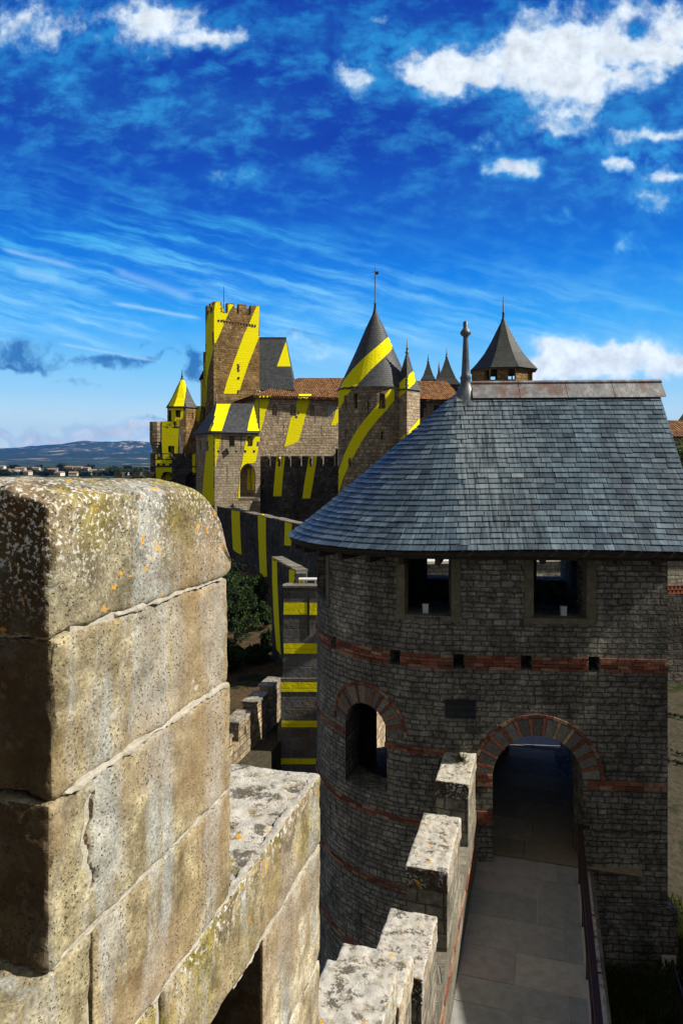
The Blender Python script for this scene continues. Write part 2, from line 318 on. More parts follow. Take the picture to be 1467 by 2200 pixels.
# near ashlar: weathered sandstone blocks, block tint + stains + painted end-face shade + lichens
def sandstone(name, lich_white, lich_orange, moss, dens_top=False):
    m, q = newmat(name); p = q.n('ShaderNodeNewGeometry').outputs['Position']
    sz = q.n('ShaderNodeSeparateXYZ', {0: p}).outputs[2]
    nz = q.n('ShaderNodeSeparateXYZ', {0: q.n('ShaderNodeNewGeometry').outputs['True Normal']}).outputs[2]
    t = attr_tint(q)
    n_big = q.noise(p, 2.6, 5, .6); n_med = q.noise(p, 12, 5, .65); n_f = q.noise(p, 70, 4, .7)
    c = q.mix(1.0, t, q.ramp(n_med, [(.25, (.42,.38,.31)), (.5, (.92,.90,.85)), (.72, (1.5,1.48,1.4))]), 'MULTIPLY')
    c = q.mix(1.0, c, q.ramp(q.noise(p, 5, 6, .72), [(.32, (.42,.37,.28)), (.5, (1,1,1)), (.7, (1.3,1.29,1.25))]), 'MULTIPLY')
    st = q.noise(q.v('MULTIPLY', p, (7, 7, .9)), 1.0, 4, .6)             # washed vertical streaks
    c = q.mix(q.m('MULTIPLY', q.remap(st, .48, .62, smooth=True), .75), c, q.ramp(n_med, [(.3, (.22,.23,.225)), (.7, (.44,.46,.45))]))
    c = q.mix(q.m('MULTIPLY', q.remap(n_big, .47, .62, smooth=True), .55), c, (.20,.145,.07))
    vo = q.n('ShaderNodeTexVoronoi', {'Vector': q.v('ADD', p, q.scale(q.noise(p, 40, 2, .5, color=True), .012)), 'Scale': 110.0, 'Randomness': 1.0})
    vr = q.n('ShaderNodeSeparateColor', {0: vo.outputs['Color']})
    pit = q.m('MULTIPLY', q.remap(vo.outputs['Distance'], .42, .18, smooth=True), q.m('MULTIPLY', q.remap(vr.outputs[0], .45, .8), q.remap(q.noise(p, 5, 3, .6), .38, .6, .15, 1)))
    grain = q.remap(q.noise(p, 120, 4, .75), .3, .7)
    c = q.mix(1.0, c, q.ramp(grain, [(0, .50), (1, 1.5)]), 'MULTIPLY')
    c = q.mix(q.m('MULTIPLY', q.remap(q.noise(p, 1.7, 3, .5), .50, .62, smooth=True), .35), c, (.31,.215,.13))
    c = q.mix(q.m('MULTIPLY', pit, .6), c, (.08,.065,.045))
    c = q.mix(q.m('MULTIPLY', q.remap(n_f, .3, .7, .0, 1), .35), c, q.mix(1.0, c, (1.5,1.45,1.35), 'MULTIPLY'))
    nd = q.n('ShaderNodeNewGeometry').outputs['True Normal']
    face_shade = q.m('MULTIPLY', q.remap(q.v('DOT_PRODUCT', nd, (-.279, -.96, 0)), .55, .85), q.remap(n_med, .25, .55, .6, 1))
    c = q.mix(q.m('MULTIPLY', face_shade, .97), c, q.ramp(q.noise(p, 6, 6, .7), [(.35, (.020,.013,.006)), (.58, (.055,.033,.014)), (.75, (.14,.095,.045))]))  # brown stain plus the end face's shade, both put into the colour
    if moss:
        mm = q.m('MULTIPLY', q.remap(q.noise(p, 4.2, 5, .6), .46, .62, smooth=True), q.remap(sz, moss[0], moss[1]))
        c = q.mix(q.m('MULTIPLY', mm, .85), c, q.ramp(n_med, [(.35, (.10,.085,.018)), (.65, (.34,.27,.035))]))
        dm = q.m('MULTIPLY', q.remap(q.noise(p, 8, 6, .7), .52, .62, smooth=True), q.remap(sz, moss[0]-.2, moss[1]))
        c = q.mix(q.m('MULTIPLY', dm, .7), c, (.06,.045,.02))
    if lich_white:
        reg = q.remap(q.noise(p, 2.3, 3, .6), lich_white[0], lich_white[0]+.12)
        if lich_white[2]: reg = q.m('MULTIPLY', reg, q.remap(sz, *lich_white[2]))
        lw = q.m('MULTIPLY', q.remap(q.noise(p, lich_white[1], 4, .62), .545, .585), reg)
        c = q.mix(lw, c, (.60,.59,.54))
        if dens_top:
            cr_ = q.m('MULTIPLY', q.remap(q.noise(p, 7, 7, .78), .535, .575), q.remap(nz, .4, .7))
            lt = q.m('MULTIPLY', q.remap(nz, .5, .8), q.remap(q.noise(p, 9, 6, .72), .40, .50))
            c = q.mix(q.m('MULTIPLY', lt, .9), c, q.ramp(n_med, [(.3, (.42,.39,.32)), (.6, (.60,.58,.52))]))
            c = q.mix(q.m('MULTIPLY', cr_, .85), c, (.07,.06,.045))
    if lich_orange:
        lo_ = q.m('MULTIPLY', q.remap(q.noise(p, lich_orange[0], 3, .55), .645, .675), q.remap(q.noise(p, 3.6, 2), .42, .52))
        if lich_orange[1]: lo_ = q.m('MULTIPLY', lo_, q.remap(sz, *lich_orange[1]))
        c = q.mix(lo_, c, (.66,.33,.025))
    hh = q.m('ADD', q.m('ADD', q.m('MULTIPLY', n_med, .9), q.m('MULTIPLY', n_f, .45)), q.m('MULTIPLY', pit, -.8))
    finish(q, c, .92, hh, .008, 1.0, spec=.2)
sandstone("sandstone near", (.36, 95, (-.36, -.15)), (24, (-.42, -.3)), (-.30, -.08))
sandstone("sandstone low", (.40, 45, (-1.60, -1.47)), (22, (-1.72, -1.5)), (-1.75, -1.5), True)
sandstone("sandstone lichen", (.42, 30, None), (14, None), None, True)
plain("moss", (.05,.03,.012), (.16,.11,.05), 30, .95, .01)
plain("mortar light", (.36,.33,.27), (.55,.52,.44), 60, .95, .006)
# ground
def ground_mat(name, a, b, grass, lim=(.45,.55), sc=.5):
    m, q = newmat(name); p = q.n('ShaderNodeNewGeometry').outputs['Position']
    n = q.noise(p, 5, 7, .7); c = q.ramp(n, [(.3, a), (.7, b)])
    gm = q.remap(q.noise(p, sc, 6, .65), lim[0], lim[1])
    c = q.mix(gm, c, q.ramp(q.noise(p, 9, 5, .7), [(.3, (.012,.022,.004)), (.7, grass)]))
    finish(q, c, .95, n, .08, 1, spec=.1)
ground_mat("city ground", (.04,.036,.026), (.10,.088,.06), (.03,.045,.01), (.52,.6))
ground_mat("slope ground", (.040,.027,.014), (.12,.082,.045), (.022,.034,.008), (.54,.62), .5)
m, q = newmat("plain and hills"); p = q.n('ShaderNodeNewGeometry').outputs['Position']
pf = q.v('MULTIPLY', p, (1, .45, 1)); n = q.noise(pf, .0016, 7, .62); n2 = q.noise(pf, .006, 6, .65); n3 = q.noise(pf, .03, 4, .6)
c = q.ramp(n2, [(.30, (.012,.025,.008)), (.48, (.03,.05,.014)), (.56, (.06,.075,.022)), (.60, (.38,.30,.21)), (.70, (.62,.50,.40))])
c = q.mix(q.remap(n, .47, .56), q.ramp(n3, [(.3, (.010,.022,.007)), (.7, (.028,.048,.014))]), c)
finish(q, c, .95, None)
def leafmat(name, a, b, c_=None):
    m, q = newmat(name); c = q.ramp(attr_tint(q), [(0, a), (1, b)])
    bs = q.n('ShaderNodeBsdfPrincipled', {'Base Color': c, 'Roughness': .7, 'Specular IOR Level': .2})
    tr = q.n('ShaderNodeBsdfTranslucent', {0: c}); mx = q.n('ShaderNodeMixShader', {0: .25, 1: bs.outputs[0], 2: tr.outputs[0]})
    o = q.n('ShaderNodeOutputMaterial'); q.L.new(mx.outputs[0], o.inputs[0])
leafmat("leaves dark", (.006,.016,.004), (.032,.06,.010))
leafmat("leaves olive", (.02,.035,.006), (.085,.11,.018))
leafmat("leaves far", (.010,.020,.006), (.035,.05,.012))
leafmat("grass blades", (.03,.05,.008), (.16,.17,.03))
# red rust line on near-parapet coping face etc.
plain("rust stone", (.30,.10,.05), (.42,.2,.11), 9, .9, .01)

# ------------------------------------------------------------------ mesh helpers
def P(px, py, Y): return Vector(((px-CX)/F*Y, Y, (HY-py)/F*Y))
def XZ(px, py, Y): v = P(px, py, Y); return v.x, v.z
class MB:
    def __init__(s): s.v = []; s.f = []; s.t = []; s.sm = []
    def add(s, vs, fs, tint=.5, smooth=False):
        o = len(s.v); s.v += [tuple(p) for p in vs]
        for f in fs: s.f.append([i+o for i in f]); s.t.append(tint); s.sm.append(smooth)
        return s
    def box(s, x0, x1, y0, y1, z0, z1, tint=.5, M=None):
        vs = [Vector((x, y, z)) for z in (z0, z1) for y in (y0, y1) for x in (x0, x1)]
        if M: vs = [M @ p for p in vs]
        return s.add(vs, [(0,2,3,1),(4,5,7,6),(0,1,5,4),(2,6,7,3),(0,4,6,2),(1,3,7,5)], tint)
    def prism(s, poly, z0, z1, tint=.5, top=None, smooth=False):
        """vertical prism over a counter-clockwise footprint; top = optional other footprint"""
        n = len(poly); t2 = top or poly
        vs = [(x, y, z0) for x, y in poly] + [(x, y, z1) for x, y in t2]
        fs = [(i, (i+1) % n, n+(i+1) % n, n+i) for i in range(n)]
        s.add(vs, fs, tint, smooth); s.add(vs, [tuple(reversed(range(n))), tuple(range(n, 2*n))], tint); return s
    def extr(s, prof, a, b, ux, uz, tint=.5):
        """extrude a 2-D profile (u,w) from point a to point b"""
        n = len(prof); a = Vector(a); b = Vector(b); ux = Vector(ux); uz = Vector(uz)
        vs = [a + ux*u + uz*w for u, w in prof] + [b + ux*u + uz*w for u, w in prof]
        s.add(vs, [(i, (i+1) % n, n+(i+1) % n, n+i) for i in range(n)] + [tuple(reversed(range(n))), tuple(range(n, 2*n))], tint); return s
    def tube(s, a, b, r0, r1, n=8, tint=.5):
        a = Vector(a); b = Vector(b); d = (b-a).normalized(); x = d.orthogonal().normalized(); y = d.cross(x)
        vs = [p + (x*math.cos(2*math.pi*i/n) + y*math.sin(2*math.pi*i/n))*r for p, r in ((a, r0), (b, r1)) for i in range(n)]
        s.add(vs, [(i, (i+1) % n, n+(i+1) % n, n+i) for i in range(n)], tint, True)
        s.add(vs, [tuple(reversed(range(n))), tuple(range(n, 2*n))], tint); return s
    def lathe(s, c, prof, n=24, a0=0.0, tint=.5, smooth=True):
        """revolve (r,z) profile about the vertical through c=(x,y)"""
        vs = []; fs = []
        for r, z in prof:
            for i in range(n):
                a = a0 + 2*math.pi*i/n; vs.append((c[0]+r*math.cos(a), c[1]+r*math.sin(a), z))
        for j in range(len(prof)-1):
            for i in range(n): fs.append((j*n+i, j*n+(i+1) % n, (j+1)*n+(i+1) % n, (j+1)*n+i))
        s.add(vs, fs, tint, smooth)
        s.add(vs, [tuple(reversed(range(n))), tuple(range((len(prof)-1)*n, len(prof)*n))], tint); return s

def set_uv(me, uvf=None):
    uvl = me.uv_layers.get('UVMap') or me.uv_layers.new(name='UVMap')
    V_ = me.vertices; L_ = me.loops
    for pl in me.polygons:
        n = pl.normal
        for li in pl.loop_indices:
            co = V_[L_[li].vertex_index].co
            r = uvf(co, n, pl) if uvf else None
            if r is None:
                if abs(n.z) > .93: r = (co.x, co.y)
                else:
                    h = math.hypot(n.x, n.y); tx, ty = -n.y/h, n.x/h
                    r = (co.x*tx + co.y*ty, co.z if abs(n.z) < .2 else co.z/max(.2, h))
            uvl.data[li].uv = r
def mk(name, mb, material, parent=None, uvf=None, bevel=0, fix=True):
    me = bpy.data.meshes.new(name); me.from_pydata(mb.v, [], mb.f); me.update()
    at = me.attributes.new('tint', 'FLOAT_COLOR', 'CORNER')
    k = 0
    for i, pl in enumerate(me.polygons):
        t = mb.t[i]; tt = (t, t, t, 1) if not isinstance(t, tuple) else (*t, 1)
        pl.use_smooth = mb.sm[i]
        for li in pl.loop_indices: at.data[li].color = tt
    if fix:
        bm = bmesh.new(); bm.from_mesh(me); bmesh.ops.recalc_face_normals(bm, faces=bm.faces); bm.to_mesh(me); bm.free()
    me.update(); set_uv(me, uvf)
    me.materials.append(MATS[material])
    o = bpy.data.objects.new(name, me); COL.objects.link(o)
    if parent is not None:
        o.parent = parent; o.matrix_parent_inverse = Matrix.Translation(parent['_o'] if '_o' in parent else (0,0,0)).inverted()
    return o
def thing(name, label, cat, loc, group=None):
    o = bpy.data.objects.new(name, None); COL.objects.link(o); o.location = loc; o.empty_display_size = .3
    o['_o'] = list(loc); o['label'] = label; o['category'] = cat
    if group: o['group'] = group
    return o
def tag(o, label, cat, group=None):
    o['label'] = label; o['category'] = cat
    if group: o['group'] = group
    return o
def struct(o): o['kind'] = 'structure'; return o
def cut(o, cutters, uvf=None):
    """subtract closed solids (MB) from o, one after another"""
    for c in cutters:
        me = bpy.data.meshes.new('tmp'); me.from_pydata(c.v, [], c.f)
        bm = bmesh.new(); bm.from_mesh(me); bmesh.ops.remove_doubles(bm, verts=bm.verts, dist=1e-5); bmesh.ops.recalc_face_normals(bm, faces=bm.faces); bm.to_mesh(me); bm.free()
        co = bpy.data.objects.new('tmp', me); COL.objects.link(co)
        md = o.modifiers.new('b', 'BOOLEAN'); md.operation = 'DIFFERENCE'; md.solver = 'EXACT'; md.object = co
        pi = o.matrix_parent_inverse.copy(); par = o.parent; o.parent = None; o.matrix_world = Matrix.Identity(4)
        bpy.context.view_layer.update()
        ev = o.evaluated_get(bpy.context.evaluated_depsgraph_get())
        nm = bpy.data.meshes.new_from_object(ev)
        o.modifiers.clear()
        if len(nm.polygons) > 3: o.data = nm
        if par: o.parent = par; o.matrix_parent_inverse = pi
        bpy.data.objects.remove(co); bpy.data.meshes.remove(me)
    me = o.data
    bm = bmesh.new(); bm.from_mesh(me); bmesh.ops.remove_doubles(bm, verts=bm.verts, dist=1e-4); bm.to_mesh(me); bm.free()
    if not me.materials: me.materials.append(MATS['dark stone'])
    set_uv(me, uvf)
    return o
def weld(mb):
    me = bpy.data.meshes.new('tmp'); me.from_pydata(mb.v, [], mb.f); bm = bmesh.new(); bm.from_mesh(me)
    bmesh.ops.remove_doubles(bm, verts=bm.verts, dist=1e-5)
    r = MB(); bm.verts.index_update(); r.add([v.co.copy() for v in bm.verts], [[v.index for v in f.verts] for f in bm.faces]); bm.free(); return r
def arch_cutter(c, d, w, z0, zs, depth0, depth1, pointed=0.0, n=14):
    """solid with arched outline: centre c(x,y), outward direction d, width w, sill z0, springing zs"""
    d = Vector((d[0], d[1], 0)).normalized(); u = Vector((-d.y, d.x, 0)); r = w/2
    pr = [(-r, z0), (r, z0)]
    if pointed:
        R2 = r*(1+pointed); cx = R2-r
        for i in range(n+1):
            a = i/n*math.acos(cx/R2); pr.append((-cx + R2*math.cos(a), zs + R2*math.sin(a)))
        for i in range(n-1, -1, -1):
            a = i/n*math.acos(cx/R2); pr.append((cx - R2*math.cos(a), zs + R2*math.sin(a)))
    else:
        for i in range(n+1):
            a = math.pi*i/n; pr.append((r*math.cos(a), zs + r*math.sin(a)))
    o = Vector((c[0], c[1], 0)); mb = MB()
    return mb.extr(pr, o + d*depth1, o - d*depth0, u, (0,0,1))
def rect_cutter(c, d, w, z0, z1, depth0, depth1):
    d = Vector((d[0], d[1], 0)).normalized(); u = Vector((-d.y, d.x, 0)); r = w/2; o = Vector((c[0], c[1], 0))
    return MB().extr([(-r, z0), (r, z0), (r, z1), (-r, z1)], o + d*depth1, o - d*depth0, u, (0,0,1))
def bvh(objs):
    vs = []; fs = []
    for o in objs:
        k = len(vs); vs += [v.co.copy() for v in o.data.vertices]; fs += [[i+k for i in p.vertices] for p in o.data.polygons]
    return BVHTree.FromPolygons(vs, fs)
def paint(parent, targets, bands, material, thr=.8, off=.03, dy=2.0, dxp=3.0):
    """painted bands on real wall surfaces. band = rows (y, x left, x right), brushed onto whatever surface of the targets is there"""
    for t_ in targets:
        bm = bmesh.new(); bm.from_mesh(t_.data); bmesh.ops.triangulate(bm, faces=bm.faces); bm.to_mesh(t_.data); bm.free()
    tree = bvh(targets)
    for rows in bands:
        mb = MB(); y0, y1 = rows[0][0], rows[-1][0]; ny = max(1, int((y1-y0)/dy)); nx = max(2, int(max(r[2]-r[1] for r in rows)/dxp)+1)
        def lr(y):
            for a, b in zip(rows, rows[1:]):
                if y <= b[0] + 1e-6:
                    k = (y-a[0])/max(1e-6, b[0]-a[0]); return a[1]+(b[1]-a[1])*k, a[2]+(b[2]-a[2])*k
            return rows[-1][1:]
        grid = []
        for j in range(ny+1):
            y = y0 + (y1-y0)*j/ny; l, r_ = lr(y); row = []
            for i in range(nx+1):
                x = l + (r_-l)*i/nx; d = P(x, y, 1.0).normalized()
                loc, nr, ix, ds = tree.ray_cast(Vector((0,0,0)), d)
                if loc is None: row.append(None)
                else:
                    if nr.dot(d) > 0: nr = -nr
                    row.append((loc + nr*off, ds, nr.copy()))
            grid.append(row)
        for j in range(ny):
            for i in range(nx):
                q_ = [grid[j][i], grid[j+1][i], grid[j+1][i+1], grid[j][i+1]]
                if any(k is None for k in q_): continue
                if max(abs((k[0]-q_[0][0]).dot(q_[0][2])) for k in q_) > .16: continue
                if min(k[2].dot(q_[0][2]) for k in q_) < .5: continue
                mb.add([k[0] for k in q_], [(0,1,2,3)])
        if mb.f:
            me_o = mk('painted_band', weld(mb), material, parent, fix=False)
            me_o['label'] = 'bright yellow painted band'

# ------------------------------------------------------------------ terrain: one sheet from under the walls to the hills
def zt(r, az):
    K = [(0,-15),(90,-15),(300,-26),(700,-19),(850,-16.2),(1000,-14.7),(1200,-11.9),(1392,-7.6),(1480,-7.0),(1700,-14),(2500,-12),(3400,-7),(4200,-1),(5000,10),(6500,42),(8000,85),(9500,150),(11000,250),(12500,340),(14000,300)]
    for a, b in zip(K, K[1:]):
        if r <= b[0]: z = a[1] + (b[1]-a[1])*(r-a[0])/(b[0]-a[0]); break
    else: z = K[-1][1]
    x, y = r*math.sin(az), r*math.cos(az)
    if r > 2000:
        k = min(1, (r-2000)/9000)
        z += k*(mn.fractal(Vector((x/1900, y/2600, .3)), .9, 2.0, 5)*85 + mn.noise(Vector((x/900, y/1500, 5)))*26)
        z += k*k*(26*math.exp(-((math.degrees(az)+20.5)/1.1)**2) + 22*math.exp(-((math.degrees(az)+16.5)/2.0)**2) - 18*math.exp(-((math.degrees(az)+26)/3)**2))
    elif r > 700: z += mn.noise(Vector((x/160, y/160, 0)))*.5
    return z
mb = MB(); az_l = [R(a) for a in [-180+i*6 for i in range(25)]] + [R(-33+i*.22) for i in range(301)] + [R(36+i*6) for i in range(25)]
rs = [0.01, 30, 60, 90, 200, 300, 450, 600, 700] + [700*(14000/700)**(i/120) for i in range(1, 121)]
for r in rs:
    for a in az_l: mb.v.append((r*math.sin(a), r*math.cos(a), zt(r, a)))
na = len(az_l)
for j in range(len(rs)-1):
    for i in range(na-1):
        mb.f.append([j*na+i, j*na+i+1, (j+1)*na+i+1, (j+1)*na+i]); mb.t.append(.5); mb.sm.append(True)
o = struct(mk('ground', mb, 'plain and hills', fix=False))

# ------------------------------------------------------------------ leaf crowns
def crown(mb, c, rad, n, size, r_, clumps=14, kk=(.25, .5)):
    cl = []
    for i in range(clumps):
        d = Vector((r_.gauss(0,1), r_.gauss(0,1), r_.gauss(0,1))).normalized() * r_.uniform(.35, .85)
        cl.append((Vector((c[0]+d.x*rad[0], c[1]+d.y*rad[1], c[2]+d.z*rad[2])), r_.uniform(*kk), r_.uniform(.1, .9)))
    for i in range(n):
        cc, k, tt = r_.choice(cl)
        d = Vector((r_.gauss(0,.5), r_.gauss(0,.5), r_.gauss(0,.5)))
        p = cc + Vector((d.x*rad[0]*k, d.y*rad[1]*k, d.z*rad[2]*k))
        a = Vector((r_.uniform(-1,1), r_.uniform(-1,1), r_.uniform(-1,1))).normalized()*size*r_.uniform(.6, 1.3); b = a.orthogonal().normalized()*size*r_.uniform(.4, .8)
        mb.add([p-a, p+b, p+a, p-b], [(0,1,2,3)], min(1, max(0, tt+r_.uniform(-.25,.25))))
def tree(name, label, cat, base, h, rad, n, size, leaf, seed, group=None, clumps=14, kk=(.25, .5)):
    r_ = random.Random(seed); root = thing(name, label, cat, base, group); b = Vector(base)
    t = MB(); top = b + Vector((r_.uniform(-.1,.1)*h, 0, h*.62)); t.tube(b - Vector((0,0,.3)), top, h*.035, h*.014, 7)
    for k in range(5):
        s0 = b.lerp(top, r_.uniform(.4, .95)); t.tube(s0, s0 + Vector((r_.uniform(-1,1)*rad[0]*.6, r_.uniform(-1,1)*rad[1]*.6, h*.22)), h*.012, h*.004, 5)
    mk('trunk', t, 'bark', root)
    cm = MB(); crown(cm, (b.x, b.y, b.z + h - rad[2]), rad, n, size, r_, clumps, kk)
    mk('crown', cm, leaf, root, fix=False)
    return root

# ------------------------------------------------------------------ far town
tr = random.Random(11)
hs = [(4,1010,0),(14,1016,1),(22,1022,0),(33,1019,0),(45,1014,1),(60,1023,1),(66,1020,2),(78,1013,0),(98,1021,2),(112,1018,1),(128,1024,0),(150,1012,2),(160,1016,0),(168,1013,1),(187,1014,1),(200,1022,0),(222,1017,1),(240,1020,2),(158,1024,1),(268,1022,2),(300,1019,0)]
side = ["at the far left edge of the town","second from the left in the town, roof to the front","low in the town near its left end","beside the leftmost trees of the town","on the left rise of the town","lowest in the left part of the town","squeezed behind the lowest left house","upper left of the town under the plain","right of the left rise, between dark trees","in a gap of trees left of the town's middle","low and pale below the middle of the town","at the upper middle of the town","in the middle of the town beside a dark tree","highest in the middle of the town","just right of the town's middle, under tall trees","low right of the town's middle","on the right half of the town, in full sun","right part of the town behind round bushes","lowest in the town's middle","near the right end of the town","last at the right end of the town, by the castle"]
for i, ((px, py, mt), sd) in enumerate(zip(hs, side)):
    Y = 1000 + (1024-py)*28; x, z = XZ(px, py, Y); w = tr.uniform(10, 17); d = tr.uniform(8, 11); h = tr.uniform(5, 8); ang = tr.uniform(-.5, .5)
    M = Matrix.Translation((x, Y, z)) @ Matrix.Rotation(ang, 4, 'Z')
    col = ['white','cream','pinkish'][mt]
    root = thing('house', f"tiny {col} house {sd}", 'house', (x, Y, z), 'houses of the far town')
    mk('wall', MB().box(-w/2, w/2, -d/2, d/2, -3, h, M=M), ['house white','house wall','house pink'][mt], root)
    rf = MB(); rf.add([M@Vector(p) for p in [(-w/2-.5,-d/2-.5,h+.02),(w/2+.5,-d/2-.5,h+.02),(w/2+.5,d/2+.5,h+.02),(-w/2-.5,d/2+.5,h+.02),(-w/2-.5,0,h+2),(w/2+.5,0,h+2)]], [(0,1,5,4),(2,3,4,5),(0,4,3),(1,2,5),(0,3,2,1)])
    mk('roof', rf, 'house roof', root)
    for k in range(3): mk('window', MB().box(-w/2+w*(k+.6)/3.4, -w/2+w*(k+.6)/3.4+1.1, -d/2-.06, -d/2+.1, h*.4, h*.4+1.6, M=M), 'void dark', root)
protos = []
for k in range(4):
    h = [11, 9, 8, 12][k]; protos.append(tree('broadleaf_tree', 'dark green tree standing among the houses of the far town', 'tree', (0,0,0), h, (h*.42, h*.42, h*.40), 900, h*.075, 'leaves far' if k % 2 == 0 else 'leaves olive', 50+k, 'trees of the far town'))
ORD = 'first second third fourth fifth sixth seventh eighth ninth tenth eleventh twelfth thirteenth fourteenth fifteenth sixteenth seventeenth eighteenth nineteenth twentieth twenty-first twenty-second'.split()
pt = [(8,1020),(18,1012),(27,1027),(38,1010),(48,1026),(54,1010),(63,1012),(72,1026),(84,1009),(88,1020),(93,1026),(104,1013),(108,1026),(118,1011),(122,1020),(133,1010),(138,1019),(143,1027),(152,1020),(153,1027),(163,1024),(172,1022),(176,1027),(181,1018),(193,1011),(195,1023),(205,1014),(209,1027),(213,1020),(226,1025),(232,1013),(236,1027),(247,1014),(252,1024),(258,1019),(262,1027),(275,1014),(281,1023),(290,1018),(293,1027),(306,1024),(312,1015),(318,1024),(30,1015),(98,1028),(186,1028),(0,1027),(10,1028)]
for i, (px, py) in enumerate(pt):
    Y = 985 + (1028-py)*29; x, z = XZ(px, py, Y); z -= 1
    pr = protos[i % 4]
    if i < 4: rt = pr
    else:
        rt = pr.copy(); COL.objects.link(rt)
        for ch in pr.children: c2 = ch.copy(); COL.objects.link(c2); c2.parent = rt
    rw_ = 'back' if py < 1014.5 else ('front' if py > 1022.5 else 'middle')
    row_ = sorted(p_ for p_ in pt if ('back' if p_[1] < 1014.5 else ('front' if p_[1] > 1022.5 else 'middle')) == rw_); rk = row_.index((px, py)); rk2 = len(row_)-1-rk
    rt['label'] = f"dark far tree, {ORD[min(rk, rk2)]} from {'left' if rk <= rk2 else 'right'} in {rw_} row of town trees"
    rt.location = (x, Y, z-.5); rt.rotation_euler = (0, 0, tr.uniform(0, 6)); k = tr.uniform(1.1, 1.8); rt.scale = (k*1.35, k*1.2, k*.85)
# construction crane, tiny
x, z = XZ(60.5, 1010, 1500); rt = thing('tower_crane', 'tiny reddish construction crane standing far out in the plain', 'crane', (x, 1500, z-3))
mk('mast', MB().box(x-.6, x+.6, 1499.4, 1500.6, z-3, z+14), 'lattice brick', rt)
mk('jib', MB().box(x-11, x+5, 1499.6, 1500.4, z+14, z+14.9), 'lattice brick', rt)

# ------------------------------------------------------------------ local grounds
def sheet(name, pts, material, nx, ny, f, rough=0.0, seed=0):
    (x0, y0), (x1, y1) = pts; mb = MB()
    for j in range(ny+1):
        for i in range(nx+1):
            x = x0+(x1-x0)*i/nx; y = y0+(y1-y0)*j/ny
            mb.v.append((x, y, f(x, y) + rough*mn.fractal(Vector((x*.6+seed, y*.6, 0)), 1, 2, 4)))
    for j in range(ny):
        for i in range(nx): mb.f.append([j*(nx+1)+i, j*(nx+1)+i+1, (j+1)*(nx+1)+i+1, (j+1)*(nx+1)+i]); mb.t.append(.5); mb.sm.append(True)
    return struct(mk(name, mb, material, fix=False))
def zslope(x, y):
    z = -10.7 - max(0, 30-y)*.14 + max(0, y-40)*.045
    e = min(1, max(0, (y-40)/25)); z += -max(0, -x-9)*.10
    if y > 64: z -= (y-64)*.12
    if y < 33.5 and x > -2.54+(y-29.9)*.2625-.6: z = -15.5
    return z
sheet('slope', ((-70, 14), (-.6, 90)), 'slope ground', 90, 90, zslope, .35)
sheet('courtyard', ((2.0, 2.0), (60, 60)), 'city ground', 90, 90, lambda x, y: -8.45 - max(0, y-60)*.02 - (6 if (x < 3.2 + y*.29 - 1.2 and y < 13) else 0), .05, 3)

# ------------------------------------------------------------------ castle, far to near
def poly_prism_faces(mb, poly, z0, z1): mb.prism(poly, z0, z1)
def crenels(mb, a, b, z, h, n, gap, th, first=True, phase=0.0):
    """merlons along the edge a->b (2-D points), thickness th to the left of the edge"""
    a = Vector((a[0], a[1], 0)); b = Vector((b[0], b[1], 0)); L = (b-a).length; d = (b-a)/L; nrm_ = Vector((-d.y, d.x, 0))
    w = (L - gap*(n-1))/n
    for i in range(n):
        s0 = i*(w+gap); p0 = a + d*s0; p1 = a + d*(s0+w)
        q0, q1 = p0 + nrm_*th, p1 + nrm_*th
        mb.prism([(p0.x,p0.y),(p1.x,p1.y),(q1.x,q1.y),(q0.x,q0.y)], z-.01, z+h)
def walls(poly, z0, z1, batter=0.0):
    if not batter: return MB().prism(poly, z0, z1)
    c = Vector((sum(p[0] for p in poly)/len(poly), sum(p[1] for p in poly)/len(poly)))
    lo_ = [tuple(c + (Vector(p)-c)*(1+batter)) for p in poly]
    return MB().prism(lo_, z0, z1, top=poly)
def holes(o, pts, Y, dirn, w, h, depth=.5):
    cs = []
    for px, py, Yk in pts:
        x, z = XZ(px, py, Yk); cs.append(rect_cutter((x, Yk), dirn, w, z-h/2, z+h/2, depth, .6))
    return cs
def finial(parent, c, z0, z1, r, mat='lead', ball=True):
    m_ = MB(); H = z1-z0
    m_.lathe(c, [(r*2.2, z0), (r*1.2, z0+H*.12), (r*.8, z0+H*.3), (r*1.6, z0+H*.33), (r*.7, z0+H*.36), (r*.3, z0+H*.98), (r*.05, z1)], 10)
    return mk('finial', m_, mat, parent)

# --- keep
A = P(459,0,95); B = P(557,0,97.8); C_ = P(441,0,98.2)
A, B, C_ = (A.x, A.y), (B.x, B.y), (C_.x, C_.y); D = (B[0]+C_[0]-A[0], B[1]+C_[1]-A[1])
ztop = (HY-669)/F*95; zm = (HY-647)/F*95
kp = thing('square_keep', 'tallest square keep of orange-brown stone, battlements on top, yellow bands across it', 'tower', (A[0], A[1], -10))
kw = walls([A, B, D, C_], -10, ztop)
o_keep = mk('wall', kw, 'keep stone', kp)
fd = Vector((B[0]-A[0], B[1]-A[1])).normalized(); fn = (fd.y, -fd.x)
cs = []
for i in range(14):
    k = .10 + .80*i/13; x = A[0]+(B[0]-A[0])*k; y = A[1]+(B[1]-A[1])*k; z = (HY-688)/F*95 - k*.35
    cs.append(rect_cutter((x, y), fn, .2, z-.14, z+.14, .35, .5))
for (px, py, h, w) in [(511,791,.95,.13),(511,843,.5,.12),(512,813,.3,.15)]:
    Yk = A[1]+(B[1]-A[1])*(px-459)/98; x, z = XZ(px, py, Yk); cs.append(rect_cutter((x, Yk), fn, w, z-h/2, z+h/2, .5, .6))
cm = MB()
for c in cs: cm.add(c.v, c.f)
cut(o_keep, [cm])
ml = []
